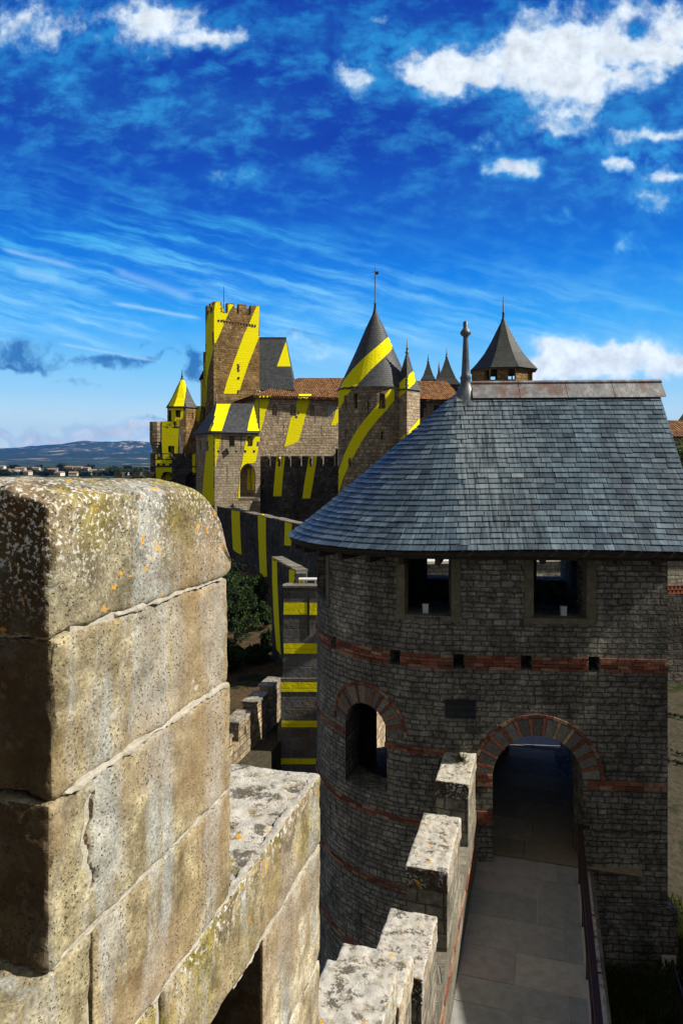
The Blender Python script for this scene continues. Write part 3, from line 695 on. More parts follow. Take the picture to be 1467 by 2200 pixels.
def seg(a, b, k0, k1, th, z0, z1, name='merlon', material='keep stone', parent=None):
    a = Vector(a); b = Vector(b); d = (b-a); n_ = Vector((-d.y, d.x)).normalized()*th; p0 = a+d*k0; p1 = a+d*k1
    return mk(name, MB().prism([tuple(p0), tuple(p1), tuple(p1+n_), tuple(p0+n_)], z0, z1), material, parent)
for k0, k1 in ((0,.165),(.29,.45),(.54,.72),(.81,1.0)): ml.append(seg(A, B, k0, k1, .9, ztop-.02, zm, parent=kp))
for k0, k1 in ((0,.28),(.42,.66),(.78,1.0)): ml.append(seg(C_, A, k0, k1 if k1 < 1 else .70, .9, ztop-.02, zm, parent=kp) if k0 < .7 else seg(C_, A, .76, .835, .9, ztop-.02, zm, parent=kp))
for k0, k1 in ((.05,.2),(.33,.5),(.62,.8)): ml.append(seg(D, C_, k0, k1, .9, ztop-.02, zm, parent=kp))
for k0, k1 in ((.3,.5),(.62,.85)): ml.append(seg(B, D, k0, k1, .9, ztop-.02, zm, parent=kp))
x, z = XZ(480.5, 669, 99); mk('mast', MB().tube((x, 99, ztop-.5), (x, 99, (HY-616)/F*99), .07, .04, 6), 'iron', kp)
# stepped buttress on its left flank
b1 = mk('buttress', MB().box(P(437.5,0,99).x, P(446,0,99).x, 98.6, 103, -10, (HY-757)/F*99).box(P(431.5,0,99).x, P(438,0,99).x, 98.8, 104, -10, (HY-815)/F*99), 'keep stone', kp)
rfm = MB(); x0 = P(429,0,99).x; x1 = P(438,0,99).x; zr = (HY-815)/F*99
rfm.add([(x0,98.4,zr),(x1,98.4,zr+1.2),(x1,104.4,zr+1.2),(x0,104.4,zr),(x0,98.4,zr-.15),(x1,98.4,zr+1.05),(x1,104.4,zr+1.05),(x0,104.4,zr-.15)], [(0,1,2,3),(7,6,5,4),(0,4,5,1),(1,5,6,2),(2,6,7,3),(3,7,4,0)])
mk('roof', rfm, 'clay tile', kp)
paint(kp, [o_keep, b1]+ml, [
    [(647,464,476),(655,461.5,502),(669,459.5,492),(690,459.2,483),(705,459.2,477),(722,459.5,470),(737,460,463)],
    [(655,452.7,458.8),(670,448,458.8),(700,442,458.8),(740,441,459.4),(757,441,457),(790,438,449),(815,432,445),(850,432,444),(885,431,441),(905,431,436)],
    [(654,553,557.2),(657,551,557.4),(685,539,557.5),(700,533,557.5),(720,523,557.6),(742,515,549),(780,501,534),(820,487,520),(846,480,513)],
    ], 'yellow paint', thr=1.5)
# --- steep slate roof beside the keep
Y0, Y1 = 88.6, 92.4
er, zr_ = XZ(632, 838, Y0); el_, _ = XZ(557, 838, Y0); rr, zz = XZ(614, 726.5, Y1); rl, _ = XZ(557, 725, Y1)
hl = thing('slate_roofed_wing', 'steep dark slate roof standing against the right side of the keep', 'building', (er, Y0, -5))
def hip(e, zr0, r, zr1, th=.12):
    """closed hipped/gabled roof: eave rectangle e=[x0,x1,y0,y1], ridge r=[x0,x1,y]"""
    m_ = MB(); x0, x1, y0, y1 = e
    v = [(x0,y0,zr0),(x1,y0,zr0),(x1,y1,zr0),(x0,y1,zr0),(r[0],r[2],zr1),(r[1],r[2],zr1)]
    m_.add(v, [(0,1,5,4),(2,3,4,5),(1,2,5),(3,0,4),(0,3,2,1)]); return m_
o_hr = mk('roof', hip((el_, er, Y0, Y1+4), zr_, (rl, rr, Y1), zz), 'slate far', hl)
mk('wall', MB().box(el_+.2, er-.4, Y0+.4, Y1+3.6, -5, zr_), 'tan stone', hl)
mk('ridge_cap', MB().box(rl, rr+.05, Y1-.08, Y1+.08, zz-.1, zz+.12), 'lead', hl)
paint(hl, [o_hr], [[(735,613.5,614.5),(745,609.5,616.2),(765,602.5,619.7),(787.5,594.5,623.8)]], 'yellow paint slate')

# --- great hall: tan facade with tiled roof
A = P(557,0,86); B = P(728,0,88.9); Cc = P(508,0,95)
ze = (HY-850)/F*86
ha = thing('great_hall', 'long tan hall wall with low orange tiled roof and walled-up arched windows', 'building', (A.x, A.y, -5))
far_r = Vector((B.x+3.5, B.y+12)); 
o_ha = mk('wall', walls([(A.x,A.y),(B.x,B.y),(far_r.x,far_r.y),(Cc.x,Cc.y)], -6, ze), 'tan stone', ha)
hd = Vector((B.x-A.x, B.y-A.y)).normalized(); hn = (hd.y, -hd.x)
def on_hall(px): k = (px-557)/171; return A.y+(B.y-A.y)*k
cs = []
for (x0, x1, y0, y1) in ((584,595,870,893),(623,635,870,893),(664,675,870,894),(701.5,714.5,871,896)):
    Yk = on_hall((x0+x1)/2); x = P((x0+x1)/2,0,Yk).x; w = (x1-x0)/F*Yk
    cs.append(arch_cutter((x, Yk), hn, w, (HY-y1)/F*Yk, (HY-y0-5)/F*Yk, .35, .6))
for (px, y0, y1) in ((595.5,895,912),(608.5,907,934),(635.5,895,905),(675.5,894,910),(690,912,937),(640,884,890),(571,884,889)):
    Yk = on_hall(px); x = P(px,0,Yk).x; cs.append(rect_cutter((x, Yk), hn, .09, (HY-y1)/F*Yk, (HY-y0)/F*Yk, .3, .6))
cut(o_ha, cs)
Yk = on_hall(708); x = P(708,0,Yk).x; lat = MB(); z0 = (HY-895)/F*Yk; w = 13/F*Yk
for i in range(4): lat.box(x-w/2+i*w/3-.05, x-w/2+i*w/3+.05, Yk+.08, Yk+.16, z0, z0+1.35)
for j in range(6): lat.box(x-w/2, x+w/2, Yk+.06, Yk+.18, z0+j*.26, z0+j*.26+.09)
lw = mk('lattice_window', lat, 'white stone', ha); lw['label'] = 'white stone lattice in the rightmost window'
# stone block fillings of the windows
rf = MB(); nx, ny = hn
ea = Vector((A.x-.7, A.y-.7, ze)); eb = Vector((B.x+1, B.y-.7+.02, ze)); ec = Vector((Cc.x-.6, Cc.y, ze)); ed = Vector((far_r.x, far_r.y+.5, ze))
r0 = P(640, 812, 95); r1 = P(752, 812, 96); 
rf.add([ea, eb, ed, ec, r0, r1], [(0,1,5,4),(2,3,4,5),(3,0,4),(1,2,5),(0,3,2,1)])
rf.add([ea, eb, eb+Vector((0,.1,-.28)), ea+Vector((.1,.1,-.28))], [(0,1,2,3)])
o_hr2 = mk('roof', rf, 'clay tile', ha)
cv = MB()
L = (eb-ea).length; n_t = 52
for i in range(n_t):
    p = ea.lerp(eb, (i+.5)/n_t); cv.box(p.x-.055, p.x+.055, p.y-.02, p.y+.5, ze-.34, ze-.12)
for i in range(28):
    p = ea.lerp(ec, (i+.5)/28); cv.box(p.x-.02, p.x+.4, p.y-.055, p.y+.055, ze-.34, ze-.12)
o_cv = mk('eave_corbels', cv, 'clay tile', ha)
HALL_BANDS = ([
    [(848,557.5,582),(852,557.3,581.5),(870,557.3,575.5),(900,557.3,567),(926,557.3,560)],
    [(853,551,557.2),(866,546.5,557.2),(880,541.5,557.2),(905,534.5,558.5),(926,531,559.5)],
    [(847,642,668),(852,641,667.5),(880,633.5,659),(897,627,655),(897.5,624,654.5),(925,618,647.5),(948,613,640.5),(955,611.5,627),(960,610,612)],
    [(880,721,728),(895,717,728),(905,713.5,728),(914,710,720)]])
# --- second hall, right of the round tower
A2 = P(898,0,84); B2 = P(985,0,86)
h2 = thing('tiled_hall', 'low hall with orange tiled roof between round tower and dark slate cones', 'building', (A2.x, A2.y, -5))
z2 = (HY-856)/F*84
mk('wall', walls([(A2.x-1,A2.y-.15),(B2.x,B2.y),(B2.x-1,B2.y+10),(A2.x-1,A2.y+9)], -6, z2), 'tan stone', h2)
rf = MB(); ea = Vector((A2.x-1.4, A2.y-.9, z2)); eb = Vector((B2.x+.6, B2.y-.6, z2-.2)); r0 = P(893, 818, 89); r1 = P(957, 818, 90.5); ed = Vector((B2.x, B2.y+10, z2)); ec = Vector((A2.x-1, A2.y+10, z2))
rf.add([ea, eb, ed, ec, r0, r1], [(0,1,5,4),(2,3,4,5),(3,0,4),(1,2,5),(0,3,2,1)])
mk('roof', rf, 'clay tile', h2)
mk('eave', MB().extr([(0,-.3),(.5,-.3),(.5,-.05),(0,-.05)], ea+Vector((.1,.1,0)), eb+Vector((0,.1,0)), (0,1,0), (0,0,1)), 'clay tile', h2)
for (px,py) in ((903,888),(908,868),(936,880)):
    x, z = XZ(px, py, 84.0); mk('window', MB().box(x-.25, x+.25, 83.2, 84.2, z-.5, z+.5), 'void dark', h2)
# --- slate cones far behind
for (ax, ay, x0, x1, by, Yk, fy, lab) in ((926,773,902,936,818,118,760,'small dark slate pyramid roof just right of the round tower turret'),(965,764,929,988,829,112,748,'larger dark slate pyramid roof left of the lead finial'),(942,788,932,952,822,121,776,'narrow dark roof squeezed between the two slate pyramids')):
    cx_ = (P(x0,0,Yk).x+P(x1,0,Yk).x)/2; hw = (x1-x0)/F*Yk/2; zb = (HY-by)/F*Yk; za = (HY-ay)/F*Yk
    bt = thing('pyramid_roofed_tower', lab, 'tower', (cx_, Yk, -5), 'dark slate pyramids behind the castle')
    m_ = MB(); m_.lathe((cx_, Yk), [(hw*1.35, zb), (hw*.9, zb+(za-zb)*.22), (hw*.42, zb+(za-zb)*.6), (.06, za)], 4, R(38), smooth=False)
    mk('roof', m_, 'slate dark', bt); mk('wall', MB().lathe((cx_, Yk), [(hw*1.15, -5), (hw*1.15, zb)], 4, R(38), smooth=False), 'dark stone', bt)
    finial(bt, (cx_, Yk), za-.3, (HY-fy)/F*Yk, .12)
# --- octagonal background tower with open gallery, right
Yk = 82; c8 = (P(1076,0,Yk).x, Yk); zb = (HY-796)/F*Yk; rr8 = 70/F*Yk; za = (HY-684)/F*Yk
bt = thing('octagonal_tower', 'octagonal tower with flared slate spire and open windowed gallery, far right behind the roof', 'tower', (c8[0], c8[1], -5))
m_ = MB(); c8r = (P(1080,0,Yk).x, Yk)
m_.lathe(c8r, [(rr8*1.07, zb-.1), (rr8*.86, zb+.75), (rr8*.62, zb+1.9), (rr8*.40, zb+3.3), (rr8*.16, zb+5.1), (.05, za)], 8, R(12), smooth=False); mk('roof', m_, 'slate dark', bt)
rw = rr8*.97
o8 = mk('wall', MB().lathe(c8, [(rw, -5), (rw, zb-.05)], 8, R(12), smooth=False), 'keep stone', bt)
zs = (HY-822)/F*Yk
cs = [MB().lathe(c8, [(rw-.5, zs-.1), (rw-.5, zb+.5)], 8, R(12), smooth=False)]
for i in range(8):
    a = R(12+22.5+45*i); 
    for s_ in (-.26, .26):
        d = (math.cos(a), math.sin(a)); pc = (c8[0]+d[0]*rw*.92 - d[1]*s_*rw, c8[1]+d[1]*rw*.92 + d[0]*s_*rw)
        if s_ > 0 or i % 2: cs.append(rect_cutter(pc, d, .72, zs-.05, zb-.28, 1.0, .6))
cut(o8, cs)
finial(bt, c8r, za-.35, (HY-637)/F*Yk, .13, 'zinc dark')
# --- gatehouse with slate roof
A = P(461,0,78); B = P(559,0,79.9); Lf = P(421,0,83.5); ze = (HY-928)/F*78
gh = thing('gatehouse', 'gatehouse with hipped slate roof, pointed arch and yellow bands, below the keep', 'building', (A.x, A.y, -8))
bk = Vector((Lf.x+B.x-A.x, Lf.y+B.y-A.y))
poly = [(A.x,A.y),(B.x,B.y),(bk.x,bk.y),(Lf.x,Lf.y)]
o_gh = mk('wall', walls(poly, -9, ze), 'gate stone', gh)
gd = Vector((B.x-A.x, B.y-A.y)).normalized(); gn = (gd.y, -gd.x); gl = Vector((A.x-Lf.x, A.y-Lf.y)).normalized(); gln = (gl.y, -gl.x)
cs = []
def gY(px): return A.y + (B.y-A.y)*(px-461)/98
for (x0,x1,y0,y1,dp) in ((492,504,937,958,.9),(532,541.5,939,958,.5)):
    Yk = gY((x0+x1)/2); x = P((x0+x1)/2,0,Yk).x; cs.append(rect_cutter((x, Yk), gn, (x1-x0)/F*Yk, (HY-y1)/F*Yk, (HY-y0)/F*Yk, dp, .5))
for px in (468.5,487.5,507,526,545): Yk = gY(px); x, z = XZ(px, 970, Yk); cs.append(rect_cutter((x, Yk), gn, .2, z-.11, z+.11, .4, .5))
for (px,y0,y1) in ((477,941,968),(488,999,1034),(517.5,937,970),(553,945,965)): Yk = gY(px); x = P(px,0,Yk).x; cs.append(rect_cutter((x, Yk), gn, .08, (HY-y1)/F*Yk, (HY-y0)/F*Yk, .4, .5))
Yk = gY(532); x = P(532,0,Yk).x
cs.append(arch_cutter((x, Yk), gn, 34/F*Yk, (HY-1068)/F*Yk, (HY-1018)/F*Yk, 2.2, .5, pointed=.35))
for (px,py) in ((431,957),(446,958)):
    k = (461-px)/40; Yk = A.y+(Lf.y-A.y)*k; x, z = XZ(px, py, Yk); cs.append(rect_cutter((x, Yk), gln, .5, z-.5, z+.5, .5, .5))
cut(o_gh, cs)
rf = MB(); zr1 = (HY-866)/F*82
ev = [Vector((A.x-.35, A.y-.55, ze-.05)), Vector((B.x+.1, B.y-.5, ze-.05)), Vector((bk.x+.1, bk.y+.4, ze-.05)), Vector((Lf.x-.6, Lf.y+.2, ze-.05))]
ra, rb = P(464.5, 866, 82), P(545, 867, 82.6)
mid = [e_.lerp(t_, .28) - Vector((0,0,.28)) for e_, t_ in zip(ev, (ra, rb, rb, ra))]
rf.add(ev+mid+[ra, rb], [(0,1,5,4),(4,5,9,8),(2,3,7,6),(6,7,8,9),(3,0,4,7),(7,4,8),(1,2,6,5),(5,6,9),(3,2,1,0)])
o_gr = mk('roof', rf, 'slate far', gh)
mk('cornice', MB().prism([(p[0]+(p[0]-(A.x+1))*.02, p[1]-.1) for p in poly], ze-.28, ze-.06), 'gate stone', gh)
f_ = P(460.5, 868, 82); finial(gh, (ra.x, ra.y), zr1-.3, (HY-845)/F*82, .13)
mk('window_sill', MB().box(P(490,0,78).x, P(506,0,78).x, 78.2, 78.5, (HY-961)/F*78.3, (HY-958.5)/F*78.3), 'gate stone', gh)
mk('door_sill', MB().box(P(512,0,78).x, P(556,0,78).x, 78.2, 78.7, (HY-1076)/F*78.4, (HY-1070)/F*78.4), 'gate stone', gh)
paint(gh, [o_gh, o_gr], [
    [(864,466,497),(880,463.5,491),(900,458,484.5),(926,448,476)],
    [(929,448,477),(945,446.5,473.5),(970,443,468),(1000,440,463.5),(1030,437.5,461.3),(1060,435,460.8),(1085,433,460.8)],
    [(929,461.5,476.5),(945,461.5,473.5),(970,461.5,468.5),(1000,461.5,463.5)],
    [(929,530.5,560),(950,526.5,556.5),(975,522.5,552),(993,520,548.5),(1000,518,525),(1010,515.5,519),(1022,515,516),(1040,513.5,515),(1072,511.5,515)],
    [(1006,532,548),(1030,530.5,547),(1053,530,546)]], 'yellow paint ashlar', thr=1.2)
paint(ha, [o_ha, o_hr2, o_cv, o_gr], HALL_BANDS, 'yellow paint')
# --- crenellated dark curtain in front of the hall
A = P(556,0,81); B = P(728,0,77.5)
cw_ = thing('castle_wall', 'dark battlemented castle wall with narrow gaps, in front of the tan hall', 'wall', (A.x, A.y, -9))
zt_ = (HY-1001)/F*79; zm = (HY-980)/F*79
dv = Vector((B.x-A.x, B.y-A.y)); nn = Vector((-dv.y, dv.x)).normalized()*.5
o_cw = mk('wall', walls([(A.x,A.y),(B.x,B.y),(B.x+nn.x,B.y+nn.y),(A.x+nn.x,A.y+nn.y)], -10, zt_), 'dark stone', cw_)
ks = [.0, .135, .27, .395, .53, .665, .80, .94, 1.0]; ms_ = []
for a_, b_ in zip(ks, ks[1:]):
    p0 = Vector((A.x,A.y))+dv*(a_+.016); p1 = Vector((A.x,A.y))+dv*(b_-.016)
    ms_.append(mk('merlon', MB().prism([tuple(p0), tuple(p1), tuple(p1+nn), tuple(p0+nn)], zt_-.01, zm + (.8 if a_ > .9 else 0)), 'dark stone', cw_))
paint(cw_, [o_cw]+ms_, [[(980,594.5,612),(1000,592,610),(1030,589.5,607),(1066,586.5,604.5)], [(980,663.5,681),(1000,660,678),(1035,654,672.5),(1071,649,666)]], 'yellow paint', thr=.7)
# --- round tower with cone roof, square stair turret
Yk = 70; cr = P(805,0,Yk); r_t = 78.5/F*Yk; ze = (HY-836)/F*(Yk)
rt_ = thing('round_tower', 'big round tower with pointed slate cone, yellow bands curling round it, weather vane', 'tower', (cr.x, cr.y, -9))
c2 = (cr.x, cr.y)
o_rt = mk('wall', MB().lathe(c2, [(r_t*1.02, -10), (r_t, 0), (r_t, ze-.1)], 40, smooth=False), 'round stone', rt_)
def rdir(px):
    x = (px-CX)/F; a, b, cc = 1+x*x, -2*(x*c2[0]+c2[1]), c2[0]**2+c2[1]**2-r_t**2
    y = (-b - math.sqrt(max(0, b*b-4*a*cc)))/(2*a); return (x*y, y), (x*y-c2[0], y-c2[1])
cs = []
for (px,w,y0,y1) in ((820,.5,845,877),(763,.42,846,877),(742,.3,850,876),(790,.10,860,885),(820,.2,927,943),(742,.16,923,942),(751,.2,985,1004)):
    pp, dd = rdir(px); cs.append(rect_cutter(pp, dd, w, (HY-y1)/F*pp[1], (HY-y0)/F*pp[1], .8, .6))
cm = MB()
for c in cs: cm.add(c.v, c.f)
def uv_rt(co, n, pl):
    d = (co.x-c2[0], co.y-c2[1]); rr = math.hypot(*d)
    if abs(n.z) < .3 and abs(n.x*d[0]+n.y*d[1]) > .85*rr and rr > r_t*.8: return (math.atan2(d[1], d[0])*r_t if d[1] < 0 or True else 0, co.z)
cut(o_rt, [cm], uv_rt)
za = (HY-664)/F*Yk
m_ = MB(); m_.lathe(c2, [(r_t*1.045, ze-.15), (r_t*.985, ze+.12), (r_t*.78, ze+1.75), (r_t*.50, ze+4.0), (r_t*.25, ze+6.15), (.22, za-.45)], 40)
o_rr = mk('roof', m_, 'slate far', rt_, uvf=lambda co, n, pl: (math.atan2(co.y-c2[1], co.x-c2[0])*2.5, co.z))
fin = MB().lathe(c2, [(.28, za-.55), (.16, za-.1), (.09, za+.5), (.14, za+.55), (.06, za+.62), (.045, za+2.9), (.02, (HY-573)/F*Yk)], 10); fo = mk('finial', fin, 'zinc dark', rt_)
zf = (HY-590)/F*Yk; mk('weather_vane', MB().box(c2[0]+.04, c2[0]+.34, c2[1]-.02, c2[1]+.02, zf, zf+.32).box(c2[0]-.32, c2[0]+.04, c2[1]-.015, c2[1]+.015, zf+.24, zf+.28), 'iron', rt_)
# turret
Ac = P(873.5,0,65.8); Lc = P(846.5,0,67.8); Rc = P(901,0,67.4)
tu = thing('square_turret', 'narrow square stair turret with small slate spire clinging to the round tower', 'tower', (Ac.x, Ac.y, -9))
Bc = (Lc.x+Rc.x-Ac.x, Lc.y+Rc.y-Ac.y); ztu = (HY-835)/F*66.3
o_tu = mk('wall', walls([(Ac.x,Ac.y),(Rc.x,Rc.y),Bc,(Lc.x,Lc.y)], -9, ztu), 'tan stone', tu)
ap = P(862, 752, 67.7); m_ = MB(); cen = Vector(((Ac.x+Bc[0])/2, (Ac.y+Bc[1])/2))
ev = []
for p_ in ((Ac.x,Ac.y),(Rc.x,Rc.y),Bc,(Lc.x,Lc.y)): v_ = cen + (Vector(p_)-cen)*1.14; ev.append(Vector((v_.x, v_.y, ztu-.1)))
apx = Vector((cen.x, cen.y, ap.z)); mid = [Vector((e.x*.62+apx.x*.38, e.y*.62+apx.y*.38, ztu+.95)) for e in ev]
m_.add(ev+mid+[apx], [(0,1,5,4),(1,2,6,5),(2,3,7,6),(3,0,4,7),(4,5,8),(5,6,8),(6,7,8),(7,4,8),(3,2,1,0)])
o_tr = mk('roof', m_, 'slate far', tu); finial(tu, (cen.x, cen.y), ap.z-.3, (HY-729)/F*67.7, .10)
paint(rt_, [o_rt, o_rr], [
    [(724,833,834),(732,824,838.5),(745,809,843.5),(755,797,837),(775,775,817),(795,756,796),(815,740,778),(834,729.5,762)],
    [(837,727,755),(850,727,745),(870,727,734),(880,727,729)],
    [(836,837,846),(845,829,846),(860,818.5,846),(880,801,830),(900,784,812),(925,765,792),(950,751.5,776),(975,740,762),(1000,731.5,750),(1010,727.5,745),(1030,724.5,736),(1062,716,727)]], 'yellow paint', thr=1.2)
paint(tu, [o_tu, o_tr], [[(798,885,886),(806,876,890),(815,866,893),(824,857,889),(835,847.5,877)], [(837,846.8,873),(845,846.8,868),(858,846.8,853)], [(900,899,901),(915,886,901),(928,876,893),(943,858,866)]], 'yellow paint', thr=1.2)
# --- left cone-roofed tower
Yk = 92; cl_ = P(391,0,Yk); rl_ = 32.5/F*Yk; ze = (HY-876)/F*Yk; za = (HY-812)/F*Yk
lt = thing('cone_roofed_tower', 'octagonal tower left of the keep, spire painted yellow on its left side', 'tower', (cl_.x, cl_.y, -9))
cL = (cl_.x, cl_.y)
o_lw = mk('wall', MB().lathe(cL, [(rl_*.97, -10), (rl_*.97, ze)], 8, R(22.5+5), smooth=False), 'keep stone', lt)
cs = []
for (px,w,y0,y1) in ((383,.5,882,896),(364,.3,882,905),(412,.35,885,898)):
    dd = (P(px,0,Yk).x-cL[0], -rl_*.75); pp = (P(px,0,Yk-rl_*.8).x, Yk-rl_*.85); cs.append(rect_cutter(pp, (0,-1), w, (HY-y1)/F*90, (HY-y0)/F*90, .9, .9))
cut(o_lw, cs)
m_ = MB(); m_.lathe(cL, [(rl_*1.07, ze-.05), (rl_*.88, ze+.55), (rl_*.66, ze+1.35), (rl_*.36, ze+2.65), (.10, za)], 8, R(22.5+5), smooth=False)
o_lr = mk('roof', m_, 'slate far', lt); finial(lt, cL, za-.2, (HY-793)/F*Yk, .13, 'zinc dark')
w3 = mk('side_wall', MB().box(P(420,0,96).x, P(437,0,96).x, 95.5, 97, -9, (HY-873)/F*96), 'keep stone', lt)
paint(lt, [o_lw, o_lr, w3], [[(812,389,393),(830,383,400),(845,376,398),(862,367,396.5),(875,361,394.5)], [(877,363,394),(898,363,393),(905,366,385)], [(873,422,432),(905,422,428)]], 'yellow paint', thr=1.5)
# --- bartizan tower in front of it
Yk = 88; bz = thing('bartizan_tower', 'battlemented tower with rounded corbelled corner turret at castle left end', 'tower', (P(350,0,Yk).x, Yk, -9))
xa, xb = P(343,0,Yk).x, P(384.5,0,Yk).x; ztp = (HY-918)/F*Yk
o_b = mk('wall', MB().box(xa, xb, Yk, Yk+3, -9, ztp), 'dark stone', bz)
bm1 = mk('merlon', MB().box(xa, P(374,0,Yk).x, Yk, Yk+.7, ztp-.01, (HY-905.5)/F*Yk), 'dark stone', bz)
bm2 = mk('merlon', MB().box(P(379,0,Yk).x, xb, Yk, Yk+.7, ztp-.01, (HY-901)/F*Yk), 'dark stone', bz)
bc = (P(334,0,Yk).x, Yk+.6); rb_ = 15.5/F*Yk
m_ = MB(); zz0 = (HY-906)/F*Yk; zz1 = (HY-945)/F*Yk
m_.lathe(bc, [(rb_*.62, -9), (rb_*.62, zz1-1.0), (rb_*.75, zz1-.95), (rb_*.75, zz1-.65), (rb_*.88, zz1-.6), (rb_*.88, zz1-.3), (rb_, zz1-.25), (rb_, zz0)], 10, smooth=False)
o_bz = mk('corner_turret', m_, 'round stone', bz)
cut(o_b, [rect_cutter((P(367,0,Yk).x, Yk), (0,-1), 11/F*Yk, (HY-972)/F*Yk, (HY-959)/F*Yk, .8, .5), rect_cutter((P(366.5,0,Yk).x, Yk), (0,-1), .07, (HY-924)/F*Yk, (HY-909)/F*Yk, .3, .5)])
paint(bz, [o_b, bm1, bm2], [[(902,379,384.3),(918,347.5,384.3),(930,347.5,384),(950,347.5,383),(974,348.5,382)], [(906,348,374),(917,347.6,374)]], 'yellow paint ashlar', thr=.8)
# --- low gate wall at far left
Yk = 84; lg = thing('battlemented_gate_wall', 'low dark battlemented wall with pointed arches at castle left foot', 'wall', (P(322,0,Yk).x, Yk, -9))
zc = (HY-988)/F*Yk; zm2 = (HY-974)/F*Yk
o_g = mk('wall', MB().box(P(323,0,Yk).x, P(424,0,Yk).x, Yk, Yk+1.2, -9, zc), 'dark stone', lg)
cut(o_g, [arch_cutter((P(359,0,Yk).x, Yk), (0,-1), 22/F*Yk, -6, (HY-1027)/F*Yk, 1.0, .5, pointed=.25), arch_cutter((P(411,0,Yk).x, Yk), (0,-1), 25/F*Yk, -6, (HY-1030)/F*Yk, 1.0, .5, pointed=.25)] + [rect_cutter((P(px,0,Yk).x, Yk), (0,-1), .16, (HY-999.5)/F*Yk, (HY-996.5)/F*Yk, .4, .5) for px in (339,351,366)])
gm_ = [mk('merlon', MB().box(P(a,0,Yk).x, P(b,0,Yk).x, Yk, Yk+.8, zc-.01, zm2), 'dark stone', lg) for a, b in ((323,339.5),(348,367),(376,394),(403,424))]
mk('string_course', MB().box(P(322.5,0,Yk).x, P(424,0,Yk).x, Yk-.12, Yk, (HY-1003)/F*Yk, (HY-1001)/F*Yk), 'dark stone', lg)
paint(lg, [o_g]+gm_, [[(974,334.5,339.5),(988,334.5,340)], [(974,348,367),(988,338,367)], [(988.5,334.5,369),(1000,334.5,369)], [(1003.5,334.5,369),(1012,334.5,369),(1032,334.5,369)], [(974,413,420),(1001,413,420)], [(1003.5,413,420),(1020,413,420)]], 'yellow paint ashlar', thr=.8)
# outer enclosure bits left of it
ow = thing('outer_battlement', 'stub of dark battlemented outer wall just below the town view', 'wall', (P(300,0,80).x, 80, -9))
mk('wall', MB().box(P(240,0,80).x, P(332,0,80).x, 80, 81, -9, (HY-1026)/F*80), 'dark stone', ow)
for a, b in ((246,262),(283,301),(311,330)): mk('merlon', MB().box(P(a,0,80).x, P(b,0,80).x, 80, 81, (HY-1026)/F*80-.01, (HY-1014)/F*80), 'dark stone', ow)

# ------------------------------------------------------------------ outer wall running towards us
A = P(480,0,75); B = P(700,0,48.8); ztw = -4.47
w1 = thing('approach_wall', 'long dark wall with flat stepped coping and three upright yellow bands', 'wall', (B.x, B.y, -10))
dv = Vector((B.x-A.x, B.y-A.y)); nn = Vector((-dv.y, dv.x)).normalized()*.8
def strip(k0, k1, z0, z1, th=1.0, off=0.0):
    p0 = Vector((A.x,A.y))+dv*k0; p1 = Vector((A.x,A.y))+dv*k1; n0 = nn*off/.8
    return MB().prism([tuple(p0-n0), tuple(p1-n0), tuple(p1+nn*th), tuple(p0+nn*th)], z0, z1)
o_w1 = mk('wall', strip(-.1, 1.12, -12, ztw), 'dark stone', w1)
cop = MB()
for i in range(16):
    s_ = strip(-.1+i*.076, -.1+(i+1)*.076-.004, ztw-.01, ztw+.10+rnd.uniform(-.05, .06), 1.05, .06); cop.add(s_.v, s_.f)
o_cp = mk('coping', cop, 'ashlar grey', w1)
paint(w1, [o_w1, o_cp], [[(1092,497,515.5),(1110,497.5,515.5),(1140,498.5,516.5),(1180,500.5,518.5),(1186,507,518.8),(1191,517,519)],
    [(1105,554,566),(1110,554,571.5),(1150,555,571.5),(1200,557,572.5),(1235,558.5,574),(1247,563,574.5),(1256,573,575)],
    [(1121,612,627.5),(1150,611.5,626.5),(1158,611,626),(1171,611,626),(1172.5,615,625.5)]], 'yellow paint', thr=2.0, off=.03)
# ------------------------------------------------------------------ bastion with flank wall and banded turret
fa = Vector((P(583.5,0,39).x, 39)); fb = Vector((P(637,0,34).x, 34)); d_ = fb-fa; n_ = Vector((-d_.y, d_.x)).normalized()
bs = thing('flank_wall', 'narrow dark flank wall with light coping and one tall thin yellow band', 'wall', (fb.x, fb.y, -11))
o_fl = mk('wall', MB().prism([tuple(fa - n_*.0), tuple(fb), tuple(fb+n_*.55), tuple(fa+n_*.55)], -12.5, -5.12), 'dark stone', bs)
cop = MB()
for i in range(6):
    p0 = fa.lerp(fb, i/6+.01) - n_*.03; p1 = fa.lerp(fb, (i+1)/6-.01) - n_*.03; cop.prism([tuple(p0), tuple(p1), tuple(p1+n_*.62), tuple(p0+n_*.62)], -5.13, -5.04+rnd.uniform(-.01,.02))
o_fc = mk('coping', cop, 'ashlar grey', bs)
end = mk('end_pier', MB().box(fb.x-.02, fb.x+.5, fb.y-.5, fb.y+.1, -9, -5.13), 'bastion stone', bs)
paint(bs, [o_fl, o_fc, end], [[(1199,584.5,595),(1250,585,596),(1320,588,599),(1370,592,601.5),(1395,594,603),(1401,599,603.5),(1406,602.5,603.6)], [(1224,621,637),(1240,621,634.5),(1258,621,629)]], 'yellow paint', thr=2.0, off=.015)
Yk = 27.6; bt = thing('banded_turret', 'grey block-built wall tower with five horizontal yellow bands, left of the slate-roofed tower', 'tower', (-1.5, Yk, -14))
xl = P(609,0,Yk).x; xr = P(900,0,Yk).x; zt_b = (HY-1262)/F*Yk
mb = MB()
lv = [(1262,609),(1455,607),(1456,603),(1560,603),(1561,597),(1750,594)]
